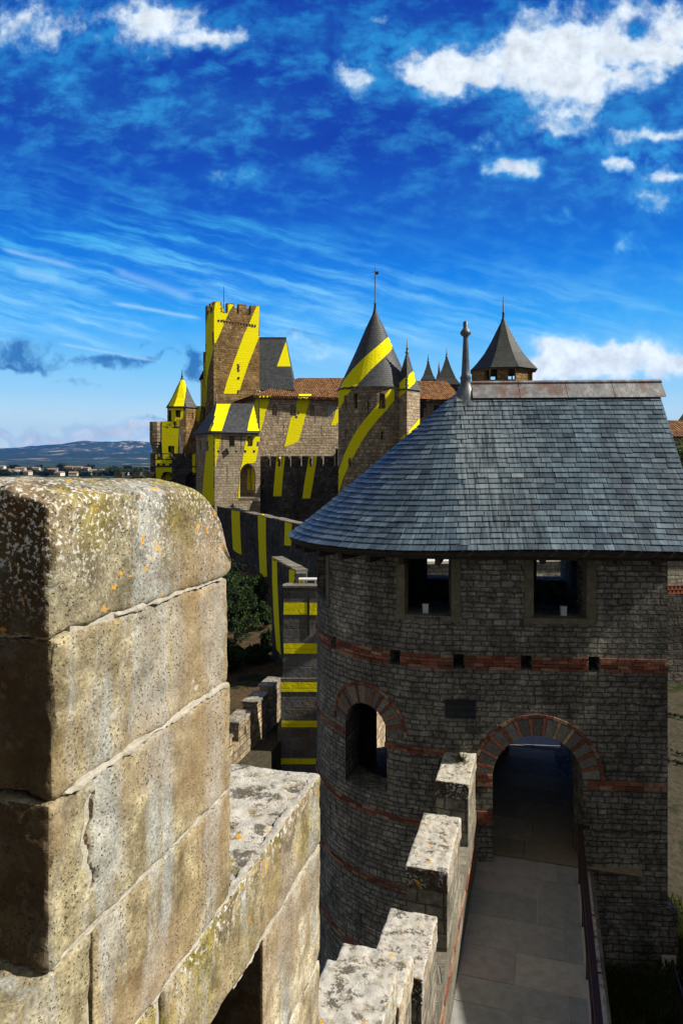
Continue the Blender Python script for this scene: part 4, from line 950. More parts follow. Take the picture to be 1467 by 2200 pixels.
for (y0, a), (y1, b) in zip(lv[::2], lv[1::2]):
    za_, zb_ = (HY-y0)/F*Yk, (HY-y1)/F*Yk; xa_, xb_ = P(a,0,Yk).x, P(b,0,Yk).x; dyk = .0 if y0 == 1262 else (.10 if y0 == 1456 else .2)
    mb.prism([(xb_, Yk-dyk), (xr, Yk-dyk), (xr, Yk+1.1), (xb_, Yk+1.1)], zb_, za_, top=[(xa_, Yk-dyk), (xr, Yk-dyk), (xr, Yk+1.1), (xa_, Yk+1.1)])
o_bt = mk('wall', mb, 'bastion stone', bt)
cp = mk('coping', MB().box(xl-.05, xr, Yk-.05, Yk+.5, zt_b, zt_b+.07), 'ashlar grey', bt)
sl = mk('arrow_slit', MB().box(P(659.5,0,Yk).x, P(664,0,Yk).x, Yk-.03, Yk+.1, (HY-1365)/F*Yk, (HY-1283)/F*Yk), 'void dark', bt)
paint(bt, [o_bt], [[(1294.5,609.5,659.5),(1320,608.5,659.5)], [(1295,664.5,690),(1321,664.5,690)], [(1382,609.5,690),(1386,609,690),(1404,609.5,690)], [(1465.5,603.5,690),(1486,603.5,690)], [(1548,604.5,690),(1566,604.5,690)], [(1629,598.5,690),(1641.5,599,690)]], 'yellow paint block', off=.02)
# white handrail on the turret's platform
hr = thing('white_railing', 'small white railing frame on top of the banded turret', 'railing', (P(660,0,28.3).x, 28.3, -4.78))
x0, x1 = P(641,0,28.3).x, P(700,0,28.3).x; za_ = -4.56
mk('top_rail', MB().box(x0, x1, 28.2, 28.65, za_-.05, za_), 'white stone', hr)
for a_, b_ in ((651, 654.5), (676, 679)): mk('post', MB().box(P(a_,0,28.3).x, P(b_,0,28.3).x, 28.2, 28.26, -4.79, za_-.05), 'white stone', hr)
mk('base_box', MB().box(x0+.01, P(650.5,0,28.3).x, 28.22, 28.6, -4.79, za_-.051), 'yellow paint block', hr)
# ------------------------------------------------------------------ lower stepped parapet with wall walk
TH = R(16.2); st_, ct_ = math.sin(TH), math.cos(TH)
def SQ(s, q_, z=0.0): return Vector((s*st_ + q_*ct_, s*ct_ - q_*st_, z))
def sq_box(mb, s0, s1, q0, q1, z0, z1, tint=.5):
    vs = [SQ(s, q_, z) for z in (z0, z1) for q_ in (q0, q1) for s in (s0, s1)]
    return mb.add(vs, [(0,2,3,1),(4,5,7,6),(0,1,5,4),(2,6,7,3),(0,4,6,2),(1,3,7,5)], tint)
p0 = P(506, 0, 25.1); p1 = P(606, 0, 29.9)
lp = thing('stepped_parapet', 'stepped brown parapet with pale coping tops climbing to the banded turret', 'parapet', (p1.x, p1.y, -11))
dd = Vector((p1.x-p0.x, p1.y-p0.y)); dl = dd.length; dd /= dl; nl = Vector((-dd.y, dd.x))
def lpbox(s0, s1, z0, z1, th0=0.0, th1=.55):
    a = Vector((p1.x,p1.y)) - dd*s0; b = Vector((p1.x,p1.y)) - dd*s1
    return MB().prism([tuple(b+nl*th0), tuple(a+nl*th0), tuple(a+nl*th1), tuple(b+nl*th1)], z0, z1)
o_lp = mk('wall', lpbox(0, 14, -14.5, -10.0), 'round stone', lp)
for (s0, s1, zt1) in ((0.15,1.25,-9.0),(1.7,3.0,-9.12),(3.45,4.7,-9.3),(5.3,6.6,-9.5),(7.2,8.6,-9.7),(9.2,10.6,-9.9)):
    bdy = mk('merlon', lpbox(s0, s1, -10.05, zt1-.09), 'round stone', lp)
    xm = Vector((p1.x,p1.y)) - dd*((s0+s1)/2)
    cut(bdy, [rect_cutter((xm.x, xm.y), (-nl.x, -nl.y), .13, -9.99, zt1-.35, .5, .3)])
    mk('coping', lpbox(s0-.03, s1+.03, zt1-.09, zt1, -.04, .60), 'parapet stone', lp)
wk = mk('wall_walk', lpbox(-.2, 14, -14.5, -10.75, -.80, -.003), 'city ground', lp); wk['label'] = 'rough pale floor of the wall walk'

# ------------------------------------------------------------------ bushes on the slope
for i, (px, py, Yk, h, rd, lab) in enumerate(((508,1395,42,4.0,(1.5,1.5,2.1),'dark green leafy bush on the slope right behind the foreground merlon'),(545,1300,50,2.6,(1.3,1.2,1.2),'smaller green bush higher up the slope under the dark wall'),(500,1300,50,3.6,(2.0,1.4,1.7),'rounded green bush half hidden by the foreground merlon'),(566,1330,45,1.8,(.7,.8,.8),'lowest scrubby bush beside the flank wall'),(500,1450,37,1.5,(1.3,1.0,.8),'low dark scrub on the slope directly above the stepped parapet'),(548,1430,38,1.1,(.9,.8,.6),'small dark shrub on the brown slope between bush and flank wall'),(572,1400,40,1.4,(.6,.7,.8),'narrow dark shrub pressed against the foot of the flank wall'))):
    x, z = XZ(px, py, Yk); z = zslope(x, Yk); tree('bush', lab, 'bush', (x, Yk, z), h, rd, 4200, .09, 'leaves dark', 90+i, None, 34, (.12, .3))

# ------------------------------------------------------------------ curtain wall and walkway towards the tower
ZD = -6.90
cur = thing('curtain_wall', 'curtain wall carrying the flagstone walkway, white lichened merlons descending on its left side', 'wall', tuple(SQ(8, -.3, -14)))
cm = MB(); sq_box(cm, 4.2, 12.9, -1.66, .80, -15, ZD-.06); mk('wall', cm, 'ashlar grey', cur)
pb = MB(); sq_box(pb, 4.2, 12.62, -1.66, -1.14, ZD-.07, -6.0); mk('parapet_base', pb, 'ashlar grey', cur)
def lump(mb, s0, s1, q0, q1, z0, z1, r, res, seed, tint, amp, sc=7.0, deform=None):
    lo_ = (s0, q0, z0); hi = (s1, q1, z1); off = Vector((seed*3.7, seed*1.3, seed*.7))
    for ax in range(3):
        o1, o2 = (ax+1) % 3, (ax+2) % 3
        n1 = max(2, int((hi[o1]-lo_[o1])/res)); n2 = max(2, int((hi[o2]-lo_[o2])/res))
        for sd in (0, 1):
            vs = []
            for j in range(n2+1):
                for i in range(n1+1):
                    p = [0,0,0]; p[ax] = (lo_, hi)[sd][ax]; p[o1] = lo_[o1]+(hi[o1]-lo_[o1])*i/n1; p[o2] = lo_[o2]+(hi[o2]-lo_[o2])*j/n2
                    c = [min(max(p[k], lo_[k]+r), hi[k]-r) for k in range(3)]
                    d = Vector([p[k]-c[k] for k in range(3)]); d.normalize(); v = Vector(c) + d*r
                    nv = v*sc + off
                    am = amp*(1 + 1.6*max(0, min(1, (1.335-v.x)/.07))) if v.x < 1.335 and v.z > -1.08 and s0 > 1.2 else amp
                    v += d*am*(mn.fractal(nv, .9, 2.1, 5) + .5*mn.noise(v*sc*.35+off))
                    if deform: v = deform(v)
                    vs.append(SQ(v.x, v.y, v.z))
            fs = []
            for j in range(n2):
                for i in range(n1):
                    a = j*(n1+1)+i; q_ = (a, a+1, a+n1+2, a+n1+1); fs.append(q_ if sd else tuple(reversed(q_)))
            mb.add(vs, fs, tint, True)
def mk_welded(name, mb, mat_, parent):
    o_ = mk(name, mb, mat_, parent, fix=False)
    bm = bmesh.new(); bm.from_mesh(o_.data); bmesh.ops.remove_doubles(bm, verts=bm.verts, dist=.0006); bm.to_mesh(o_.data); bm.free(); return o_
for i, (s0, s1, th, zt1) in enumerate(((11.1,12.58,.54,-5.0),(8.62,10.02,.54,-5.0),(6.75,7.75,.54,-5.0),(5.62,6.25,.66,-4.43),(4.5,5.56,.60,-4.10))):
    bd = MB(); sq_box(bd, s0+.02, s1-.02, -1.14-th+.02, -1.155, -7.0, zt1-.26)
    bo = mk('merlon', bd, 'parapet stone', cur)
    cp_ = MB(); tn = [(.40,.37,.31),(.42,.40,.36),(.38,.34,.30),(.47,.42,.33),(.42,.40,.35)][i]
    lump(cp_, s0, s1, -1.14-th, -1.14, zt1-.27, zt1, .018, .02, 20+i, tn, .012)
    co_ = mk_welded('capstone', cp_, 'sandstone lichen', bo)
def bricks(mb, path, s0, s1, z0, rows, rh=.075, bl=.24, gap=.012, out=.02, deep=.06, r_=rnd):
    for k in range(rows):
        s = s0 - (r_.uniform(0, bl*.5) if rows > 1 else 0); z = z0 + k*rh
        while s < s1:
            l = bl*r_.uniform(.6, 1.25); a = max(s, s0); b = min(s+l-gap, s1)
            if b-a > .03:
                o_ = out + r_.uniform(-.008, .008); zz = r_.uniform(-.006, .006)
                vs = [path(u_, z_, d_) for z_ in (z+zz, z+rh-gap+zz) for d_ in (-deep, o_) for u_ in (a, b)]
                mb.add(vs, [(0,2,3,1),(4,5,7,6),(0,1,5,4),(2,6,7,3),(0,4,6,2),(1,3,7,5)], r_.random())
            s += l
bb = MB(); bricks(bb, lambda u_, z_, d_: SQ(u_, -1.14 + d_, z_), 5.0, 12.4, -6.42, 2, .06, .35, .01, .012, .03)
mk('brick_band', bb, 'old brick', cur)
pr_ = thing('parapet_weed', 'small green weed tuft growing on the farthest white merlon beside the tower', 'plant', tuple(SQ(12.0, -1.38, -5.0)))
gm2 = MB(); r2 = random.Random(5)
for i in range(140):
    b_ = SQ(12.0 + r2.gauss(0,.09), -1.38 + r2.gauss(0,.06), -5.02); t_ = b_ + Vector((r2.gauss(0,.05), r2.gauss(0,.05), r2.uniform(.04,.16))); w_ = Vector((r2.uniform(-1,1), r2.uniform(-1,1), 0)).normalized()*.008
    gm2.add([b_-w_, b_+w_, t_], [(0,1,2)], r2.random())
mk('leaves', gm2, 'grass blades', pr_, fix=False)
# flagstones
fl = MB(); r3 = random.Random(21); s = 4.3
def slab(mb, s0, s1, q0, q1, z, tint):
    g_ = .008; sq_box(mb, s0+g_, s1-g_, q0+g_, q1-g_, z-.05, z+r3.uniform(-.004, .004), tint)
while s < 12.66:
    d_ = r3.uniform(.42, .72); s1_ = min(s+d_, 12.66); cuts = [-1.13] + sorted([r3.uniform(-.65, .05)] + ([r3.uniform(.2, .3)] if r3.random() < .6 else [])) + [.53]
    for a, b in zip(cuts, cuts[1:]): slab(fl, s, s1_, a, b, ZD, r3.random())
    s = s1_
s = 17.95
while s < 25:
    d_ = r3.uniform(.5, .8); c_ = r3.uniform(-.5, .2); slab(fl, s, s+d_, -1.3, c_, ZD-.02, r3.random()); slab(fl, s, s+d_, c_, .75, ZD-.02, r3.random()); s += d_
struct(mk('walkway', fl, 'flagstone'))
fb_ = MB(); sq_box(fb_, 4.2, 12.66, -1.135, .56, ZD-.08, ZD-.007); sq_box(fb_, 17.9, 25, -1.4, .8, -14, ZD-.04); struct(mk('walkway_bed', fb_, 'mortar light'))
st_m = MB()
for i in range(26):
    z = -2.05 - i*.187; sq_box(st_m, 1.8+i*.215, 1.8+(i+1)*.215+.02, -1.0, .62, z-.7, z)
struct(mk('stairway', st_m, 'ashlar grey')); pm = MB(); sq_box(pm, -3, 1.8, -1.0, 3, -14, -1.95); struct(mk('platform', pm, 'ashlar grey'))
rw2 = thing('rear_shade_wall', 'plain stone wall added to shade the walkway beyond the far door of the tower', 'wall', tuple(SQ(20, 1, -8.4)))
mb = MB(); sq_box(mb, 18.3, 24.5, .82, 1.25, -14, -3.7); mk('wall', mb, 'parapet stone', rw2)  # added wall, keeps the sun off the paving behind the far door
# kerb on the open side
kb = thing('kerb', 'lichened stone kerb outside the dark railing along the walkway edge', 'kerb', tuple(SQ(9, .68, ZD)))
for i in range(6):
    s0 = 5.2+i*1.24; k_ = MB(); lump(k_, s0, s0+1.23, .585, .79 - .01*i, ZD-.28, ZD-.005+r3.uniform(-.02, .01), .02, .03, 40+i, (.30,.28,.22), .012)
    mk_welded('kerbstone', k_, 'sandstone lichen', kb)
rl = thing('railing', 'dark red-brown metal handrail along the right edge of the walkway', 'railing', tuple(SQ(9, .56, ZD)))
tb = MB(); sq_box(tb, 5.4, 12.25, .52, .60, -6.0, -5.94); sq_box(tb, 5.4, 12.25, .55, .57, -6.01, -5.99); sq_box(tb, 12.22, 12.26, .535, .72, -5.99, -5.95); mk('top_rail', tb, 'rail paint', rl)
for zr in (-6.28, -6.62): tb = MB(); sq_box(tb, 5.4, 12.25, .54, .58, zr, zr+.07); mk('lower_rail', tb, 'rail paint', rl)
for i in range(7):
    s0 = 12.2 - i*1.12; tb = MB(); sq_box(tb, s0-.02, s0+.02, .535, .58, ZD-.1, -5.99); mk('post', tb, 'rail paint', rl)

# ------------------------------------------------------------------ the D-shaped slate-roofed tower
e1 = Vector((.9976, -.0698, 0)); e2 = Vector((.0698, .9976, 0)); TC = Vector((2.13, 14.85, 0)); TR = 2.65; AR = 3.64
def TP(a, b, z): return TC + e1*a + e2*b + Vector((0, 0, z))
def tpath(u, z, off=0.0):
    """point on the outer wall face: u>0 along the flat front, u<0 round the curve to the left"""
    if u >= 0: return TP(u, -TR-off, z)
    ph = -u/TR; return TP(-math.sin(ph)*(TR+off), -math.cos(ph)*(TR+off), z)
def px2u(px):
    best = min(((abs((tpath(u_/200, 0).x/tpath(u_/200, 0).y)*F+CX-px)), u_/200) for u_ in range(-780, 740)); return best[1]
def dpoly(r, ar, n=40):
    pts = [TP(ar, -r, 0)]; pts = [TP(ar, r, 0)]
    for i in range(n+1):
        ph = math.pi - math.pi*i/n; pts.append(TP(-math.sin(ph)*r, -math.cos(ph)*r, 0))
    pts.append(TP(ar, -r, 0)); return [(p.x, p.y) for p in pts]
tw = thing('slate_roofed_tower', 'large grey D-shaped tower with big slate roof, brick bands and arched doorway', 'tower', tuple(TP(0,0,-14)))
def uv_t(co, n, pl):
    d = co - TC; a = d.dot(e1); b = d.dot(e2)
    if abs(n.z) > .7: return (co.x, co.y)
    if a < .02:
        rr = math.hypot(a, b); nr_ = abs(n.dot(e1*a + e2*b))/max(rr, .01)
        if nr_ > .9 and rr > 1.5: return (-math.atan2(-a, -b)*TR, co.z)
    if abs(n.dot(e2)) > .9: return (a, co.z)
    t_ = n.cross(Vector((0,0,1))); return (d.dot(t_), co.z)
o_t = mk('wall', MB().prism(dpoly(TR, AR), -14, -1.12), 'tower rubble', tw, uvf=uv_t)
inn = dpoly(TR-.62, AR-.6)
cs = [MB().prism(inn, -3.15, -.5), MB().prism(inn, ZD-.03, -3.5)]
ud = 1.449; ua = -1.665; dpt = tpath(ud, 0)
cs.append(arch_cutter((dpt.x, dpt.y), -e2, 1.53, ZD-.03, -5.43, 1.2, .6, n=20))
phd = R(17); apt = tpath(ua, 0)
dA = -(e1*math.sin(phd)+e2*math.cos(phd))
cs.append(arch_cutter((apt.x, apt.y), dA, .92, -5.93, -4.82, 1.5, .8, n=16))
WIN = [(px2u(918), -e2, .82), (px2u(1201), -e2, .90), (-R(72)*TR, -(e1*math.sin(R(72))+e2*math.cos(R(72))), .95)]
for (u_, d_, w_) in WIN: p_ = tpath(u_, 0); cs.append(rect_cutter((p_.x, p_.y), d_, w_, -2.63, -1.30, 1.1, .6))
for u_ in (px2u(717), px2u(848), px2u(985), px2u(1130), px2u(1275)):
    p_ = tpath(u_, 0); d_ = (p_ - TC); d_ = -e2 if u_ > 0 else (d_/d_.length); cs.append(rect_cutter((p_.x, p_.y), d_, .19, -3.54, -3.28, .45, .4))
# rear openings: two upper windows, the exit door, a doorway at the rear left
for (X_, w_) in ((P(941,0,17.4).x, .62), (P(1174,0,17.2).x, .70)): cs.append(rect_cutter((X_, 17.3), (e2.x, e2.y), w_, -2.72, -1.30, 1.3, .9))
cs.append(rect_cutter((TP(2.42, TR, 0).x, TP(2.42, TR, 0).y), (e2.x, e2.y), 1.35, ZD-.03, -4.6, 1.2, .8))
bl_ = Vector((.72, 17.35)); cs.append(rect_cutter(tuple(bl_), (-.42, .90), .6, ZD-.03, -5.0, 1.3, .8))
cut(o_t, cs, uv_t)
pl_ = MB(); pl_.prism([tuple(TP(1.9,-TR-.13,0).xy), tuple(TP(AR+.12,-TR-.13,0).xy), tuple(TP(AR+.12,TR,0).xy), tuple(TP(AR+.001,TR,0).xy), tuple(TP(AR+.001,-TR-.001,0).xy), tuple(TP(1.9,-TR-.001,0).xy)], -14, -7.52)
mk('plinth', pl_, 'tower rubble', tw)
# brick bands
def band(u0, u1, z0, rows, rh=.075, bl=.26, name='brick_band'):
    b_ = MB(); n = max(1, int((u1-u0)/.0001))
    bricks(b_, tpath, u0, u1, z0, rows, rh, bl); return mk(name, b_, 'old brick', tw)
UL = -R(97)*TR; hu = [px2u(717), px2u(848), px2u(985), px2u(1130), px2u(1275)]
edges = [UL] + [x for h in hu for x in (h-.10, h+.10)] + [AR]
for a, b in zip(edges[::2], edges[1::2]): band(a, b, -3.54, 4, .062)
for (a, b, z, n_, rh) in ((UL, px2u(740), -5.06, 2, .06),(px2u(826), px2u(960), -5.06, 2, .06),(px2u(1262), AR, -5.56, 2, .075),(px2u(1024), ud-.77, -5.56, 3, .07),(px2u(1024), ud-.77, -6.20, 3, .07),(UL, px2u(936), -6.33, 2, .062),(UL, px2u(900), -7.56, 2, .055),(UL, px2u(860), -8.92, 2, .055)): band(a, b, z, n_, rh)
# arch rings of stone voussoirs split by slender bricks
def ring(uc, zs, r0, r1, n, seed):
    r_ = random.Random(seed); B_ = MB(); S_ = MB(); span = math.pi
    def blk(mb, a0, a1, ra, rb, out, tint, seg=1):
        for k in range(seg):
            x0 = a0+(a1-a0)*k/seg; x1 = a0+(a1-a0)*(k+1)/seg; vs = []
            for off in (-.05, out):
                for (an, rr) in ((x0,ra),(x1,ra),(x1,rb),(x0,rb)): vs.append(tpath(uc - math.cos(an)*rr, zs + math.sin(an)*rr, off))
            mb.add(vs, [(3,2,1,0),(4,5,6,7),(0,1,5,4),(1,2,6,5),(2,3,7,6),(3,0,4,7)], tint)
    for i in range(n+1):
        a = span*i/n; hb = .026/(r0+r1)*2
        if i > 0 and i < n: blk(B_, a-hb, a+hb, r0+.005, r1, .022+r_.uniform(-.004,.004), r_.random())
        if i < n: blk(S_, a+hb+.012, a+span/n-hb-.012, r0+.008, r1-.01, .012+r_.uniform(-.006,.006), r_.random())
    m_ = n*2
    for i in range(m_):
        a = span*i/m_; blk(B_, a+.006, a+span/m_-.006, r1+.006, r1+.058, .02+r_.uniform(-.006,.006), r_.random())
    st2 = mk('arch', S_, 'voussoir stone', tw); mk('arch_brick', B_, 'old brick', st2)
ring(ud, -5.43, .765, 1.07, 13, 3)
ring(ua, -4.82, .47, .80, 12, 4)
# window surrounds
for (u_, d_, w_) in WIN[:2]:
    fr = MB(); h = w_/2
    def wb(a, b, z0, z1, o_=.03):
        fr.add([tpath(x, z, d2) for z in (z0, z1) for d2 in (-.2, o_) for x in (a, b)], [(0,2,3,1),(4,5,7,6),(0,1,5,4),(2,6,7,3),(0,4,6,2),(1,3,7,5)], .5)
    wb(u_-h-.15, u_-h+.001, -2.62, -1.62); wb(u_+h-.001, u_+h+.15, -2.62, -1.62)
    wb(u_-h-.30, u_-h+.02, -1.618, -1.28, .05); wb(u_+h-.02, u_+h+.30, -1.618, -1.28, .05)
    wb(u_-h-.17, u_+h+.17, -2.72, -2.622, .05)
    f_o = mk('window_frame', fr, 'frame stone', tw)
fr = MB(); uL = WIN[2][0]
for (a, b, z0, z1, o_) in ((uL+.47, uL+.60, -2.62, -1.3, .02),(uL-.6, uL+.62, -2.74, -2.632, .04)):
    fr.add([tpath(x, z, d2) for z in (z0, z1) for d2 in (-.2, o_) for x in (a, b)], [(0,2,3,1),(4,5,7,6),(0,1,5,4),(2,6,7,3),(0,4,6,2),(1,3,7,5)], .5)
mk('window_frame', fr, 'frame stone', tw)
# interior floors
fi = MB(); r4 = random.Random(8); s = 12.7
while s < 18.4:
    d_ = r4.uniform(.55, .85); qq = -4.4 + r4.uniform(0, .3)
    while qq < 2.2:
        w_ = r4.uniform(.7, 1.2); c_ = SQ(s+d_/2, qq+w_/2) - TC; a, b = c_.dot(e1), c_.dot(e2)
        if (abs(b) < 2.55 and -.2 < a < 3.1) or math.hypot(a, b) < 1.95: g_=.005; sq_box(fi, s+g_, s+d_-g_, qq+g_, qq+w_-g_, ZD-.02, ZD-.006, r4.random())
        qq += w_
    s += d_
mk('floor', fi, 'passage floor', tw)
# plaque
pq = MB(); up0, up1 = px2u(955), px2u(1020); zp0, zp1 = -(1540-HY)/F*12.25, -(1503-HY)/F*12.25
pq.add([tpath(x, z, d2) for z in (zp0, zp1) for d2 in (-.02, .035) for x in (up0, up1)], [(0,2,3,1),(4,5,7,6),(0,1,5,4),(2,6,7,3),(0,4,6,2),(1,3,7,5)], .5)
po = mk('plaque', pq, 'plaque slate', tw)
for i, (txt, zz) in enumerate((('TOUR DU FOUR', (zp0+zp1)/2+.045), ('SAINT NAZAIRE', (zp0+zp1)/2-.065))):
    cu = bpy.data.curves.new('lettering', 'FONT'); cu.body = txt; cu.size = .078; cu.align_x = 'CENTER'; cu.align_y = 'CENTER'; cu.extrude = .002
    to = bpy.data.objects.new('lettering', cu); COL.objects.link(to)
    pc = tpath((up0+up1)/2, zz, .038); to.matrix_world = Matrix.Translation(pc) @ Matrix.Rotation(math.atan2(e1.y, e1.x), 4, 'Z') @ Matrix.Rotation(R(90), 4, 'X')
    bpy.context.view_layer.update(); me = bpy.data.meshes.new_from_object(to.evaluated_get(bpy.context.evaluated_depsgraph_get())); mw = to.matrix_world.copy()
    bpy.data.objects.remove(to); me.transform(mw); me.materials.clear(); me.materials.append(MATS['plaque letters'])
    lo2 = bpy.data.objects.new('lettering', me); COL.objects.link(lo2); lo2.parent = po
# roof
ZE, ZR = -1.40, 1.64; RE = 3.22; NS = 64
Ep, Tp = [], []                                        # (a,b) samples: back right -> round the left -> front right
for i in range(20): k = i/20; Ep.append((4.1*(1-k), RE)); Tp.append((4.45-(4.45-.40)*k, 0.0))
for i in range(NS+1): ph = math.pi*(1-i/NS); Ep.append((-math.sin(ph)*RE, -math.cos(ph)*RE)); Tp.append((.40, 0.0))
for i in range(1, 21): k = i/20; Ep.append((4.1*k, -RE)); Tp.append((.40+(4.45-.40)*k, 0.0))
def rp(i, p):
    """roof surface at (float) sample i and height fraction p"""
    j = min(int(i), len(Ep)-2); f = i-j
    ea = (Ep[j][0]+(Ep[j+1][0]-Ep[j][0])*f, Ep[j][1]+(Ep[j+1][1]-Ep[j][1])*f); ta = (Tp[j][0]+(Tp[j+1][0]-Tp[j][0])*f, 0)
    sag = .03*math.sin(ea[0]*.8) * (1-p)
    return TP(ea[0]+(ta[0]-ea[0])*p, ea[1]*(1-p), ZE + (ZR-ZE)*(p**1.06 if p > 0 else p) + sag)
NI = len(Ep)
def rn(i, p):
    a = rp(min(i+.3, NI-1.01), p) - rp(max(i-.3, 0), p); b = rp(i, min(1, p+.02)) - rp(i, p-.02 if p > .02 else 0)
    n_ = a.cross(b)
    if n_.length < 1e-7: return Vector((0,0,1))
    n_.normalize(); return n_ if n_.z > 0 else -n_
rb = MB()
for j, p in enumerate((0, .25, .5, .75, .985)):
    for i in range(NI): rb.v.append(tuple(rp(i, p) - rn(i, p)*.03))
for j in range(4):
    for i in range(NI-1): rb.f.append([j*NI+i, j*NI+i+1, (j+1)*NI+i+1, (j+1)*NI+i]); rb.t.append(.5); rb.sm.append(True)
k0 = len(rb.v)
for i in range(NI): v_ = rp(i, 0); rb.v.append((v_.x, v_.y, ZE-.10))
for i in range(NI-1): rb.f.append([i, i+1, k0+i+1, k0+i]); rb.t.append(.5); rb.sm.append(False)
rb.f.append(list(range(k0, k0+NI))); rb.t.append(.5); rb.sm.append(False)
rb.f.append([0, k0, k0+NI-1, NI-1, 2*NI-1, 3*NI-1, 4*NI-1, 5*NI-1, 4*NI, 3*NI, 2*NI, NI]); rb.t.append(.5); rb.sm.append(False)
ro = mk('roof', rb, 'dark wood', tw, fix=False)
sl = MB(); r5 = random.Random(99); NR = 31
uvs = []
for row in range(NR):
    p0 = row/NR*.965; p1 = (row+1)/NR*.965; cum = [0]
    for i in range(NI-1): cum.append(cum[-1] + (rp(i+1, p0)-rp(i, p0)).length)
    Ltot = cum[-1]
    def inv(x):
        x = min(max(x, 0), Ltot)
        for i in range(NI-1):
            if x <= cum[i+1]: return i + (x-cum[i])/max(1e-9, cum[i+1]-cum[i])
        return NI-1
    cuts = [0]; 
    while cuts[-1] < Ltot: cuts.append(cuts[-1] + r5.uniform(.15, .29))
    iv = [inv(x) for x in cuts]
    for a, b, xa in zip(iv, iv[1:], cuts):
        if b-a < 1e-4: continue
        lift = .024 + r5.uniform(0, .010); tint = min(.92, max(0, r5.gauss(.38, .16)))
        dp = r5.uniform(-.0012, .0012) - (.004 if r5.random() < .04 else 0); g_ = .003/max(.05, (cuts[1]))
        a2, b2 = a+(b-a)*.022, b-(b-a)*.022
        pl0 = max(0, p0+dp) if row else -.006
        top = min(.985, p1+.012)
        v = [rp(a2, pl0)+rn(a2, max(p0,.02))*lift, rp(b2, pl0)+rn(b2, max(p0,.02))*(lift+r5.uniform(-.003,.003)), rp(b2, top)+rn(b2, p1)*.003, rp(a2, top)+rn(a2, p1)*.003]
        nn_ = rn((a+b)/2, max(p0,.02))*-.012
        o_ = len(sl.v)
        sl.add(v + [v[0]+nn_, v[1]+nn_], [(0,1,2,3),(4,5,1,0)], tint)
        seg_w = xa; uvs.append((xa, row))
so = mk('slates', sl, 'slate', ro, fix=False)
uvl = so.data.uv_layers['UVMap']
for pl in so.data.polygons:
    c_ = Vector(so.data.vertices[pl.vertices[0]].co) - TC
    for li in pl.loop_indices:
        co = Vector(so.data.vertices[so.data.loops[li].vertex_index].co); d = co-TC; a, b = d.dot(e1)-.4, d.dot(e2)
        if c_.dot(e1) > 0 : uvl.data[li].uv = (a+20, co.z)
        else: uvl.data[li].uv = (math.atan2(b, a)*3.2, co.z)
mo = MB()
for k in range(420):
    row = min(NR-1, int(abs(r5.gauss(0, 11)))); p_ = row/NR*.965; i_ = r5.uniform(24, 84) if r5.random() < .8 else r5.uniform(84, NI-2)
    for kk in range(r5.randint(1, 5)):
        c_ = rp(min(i_+kk*.12, NI-2), max(0, p_)) + rn(min(i_, NI-2), max(.02, p_))*.012; sz_ = r5.uniform(.006, .018)
        mo.lathe((c_.x, c_.y), [(sz_*.4, c_.z-sz_*.8), (sz_, c_.z-sz_*.2), (sz_*.8, c_.z+sz_*.5), (sz_*.1, c_.z+sz_)], 5, r5.random(), r5.random())
mo_ = mk('moss', mo, 'moss', ro); mo_['kind'] = 'stuff'
# eave boards, rafters
eb_ = MB(); n = NI
for i in range(0, NI-1):
    for (dz0, dz1, k_) in ((-.16, -.055, .035),):
        a = rp(i, k_*.5); b = rp(i+1, k_*.5); a2 = rp(i, k_*1.6); b2 = rp(i+1, k_*1.6)
        eb_.add([Vector((p.x,p.y,ZE+z)) for z in (dz0, dz1) for p in (a, b, a2, b2)], [(0,1,5,4),(2,6,7,3),(0,2,3,1),(4,5,7,6)], .5)
mk('eave_board', eb_, 'dark wood', ro)
for i in [2, 10, 18] + list(range(22, 84, 4)) + list(range(88, NI-1, 3)):
    a = rp(i, .02); b = rp(i, .26); d = (b-a); sd_ = Vector((-d.y, d.x, 0)).normalized()*.045
    rr_ = MB().add([p+o_+Vector((0,0,z)) for z in (-.30, -.17) for p in (a, b-Vector((0,0,.62))) for o_ in (-sd_, sd_)], [(0,2,3,1),(4,5,7,6),(0,1,5,4),(2,6,7,3),(0,4,6,2),(1,3,7,5)])
    mk('rafter', rr_, 'dark wood', ro)
# lead ridge and finial
rc = MB(); zt3 = ZR + .13
for (a0, a1) in ((.62, 1.58), (1.59, 2.55), (2.56, 3.5), (3.51, 4.52)):
    prf = [(-.31, ZR-.22), (-.05, ZR+.09), (-.055, zt3), (0, zt3+.04), (.055, zt3), (.05, ZR+.09), (.31, ZR-.22), (0, ZR-.2)]
    rc.extr(prf, TP(a0, 0, 0), TP(a1, 0, 0), e2, (0,0,1))
mk('ridge_cap', rc, 'ridge lead', ro)
fc = TP(.50, 0, 0); fm = MB(); z0 = 1.16
fm.lathe((fc.x, fc.y), [(.46, z0+.02), (.33, z0+.20), (.19, z0+.40), (.12, z0+.58), (.105, z0+.68), (.125, z0+.71), (.09, z0+.78), (.085, z0+.9), (.052, 2.70), (.052, 2.75), (.11, 2.80), (.115, 2.85), (.06, 2.92), (.05, 2.94), (.055, 3.05), (.03, 3.08)], 20)
mk('finial', fm, 'lead', ro)
# two small white boxes on the sills
for (u_, lab) in ((px2u(909), 'small white box on the sill of the left upper window of the slate-roofed tower'), (px2u(1216), 'small white box on the sill of the right upper window of the slate-roofed tower')):
    p_ = tpath(u_, 0, -.22); M = Matrix.Translation((p_.x, p_.y, -2.63)) @ Matrix.Rotation(math.atan2(e1.y, e1.x), 4, 'Z')
    t_ = thing('sill_box', lab, 'box', (p_.x, p_.y, -2.62)); mk('case', MB().box(-.05, .05, -.04, .04, 0, .15, M=M), 'white box', t_); mk('lid', MB().box(-.055, .055, -.045, .045, .151, .17, M=M), 'white box', t_)
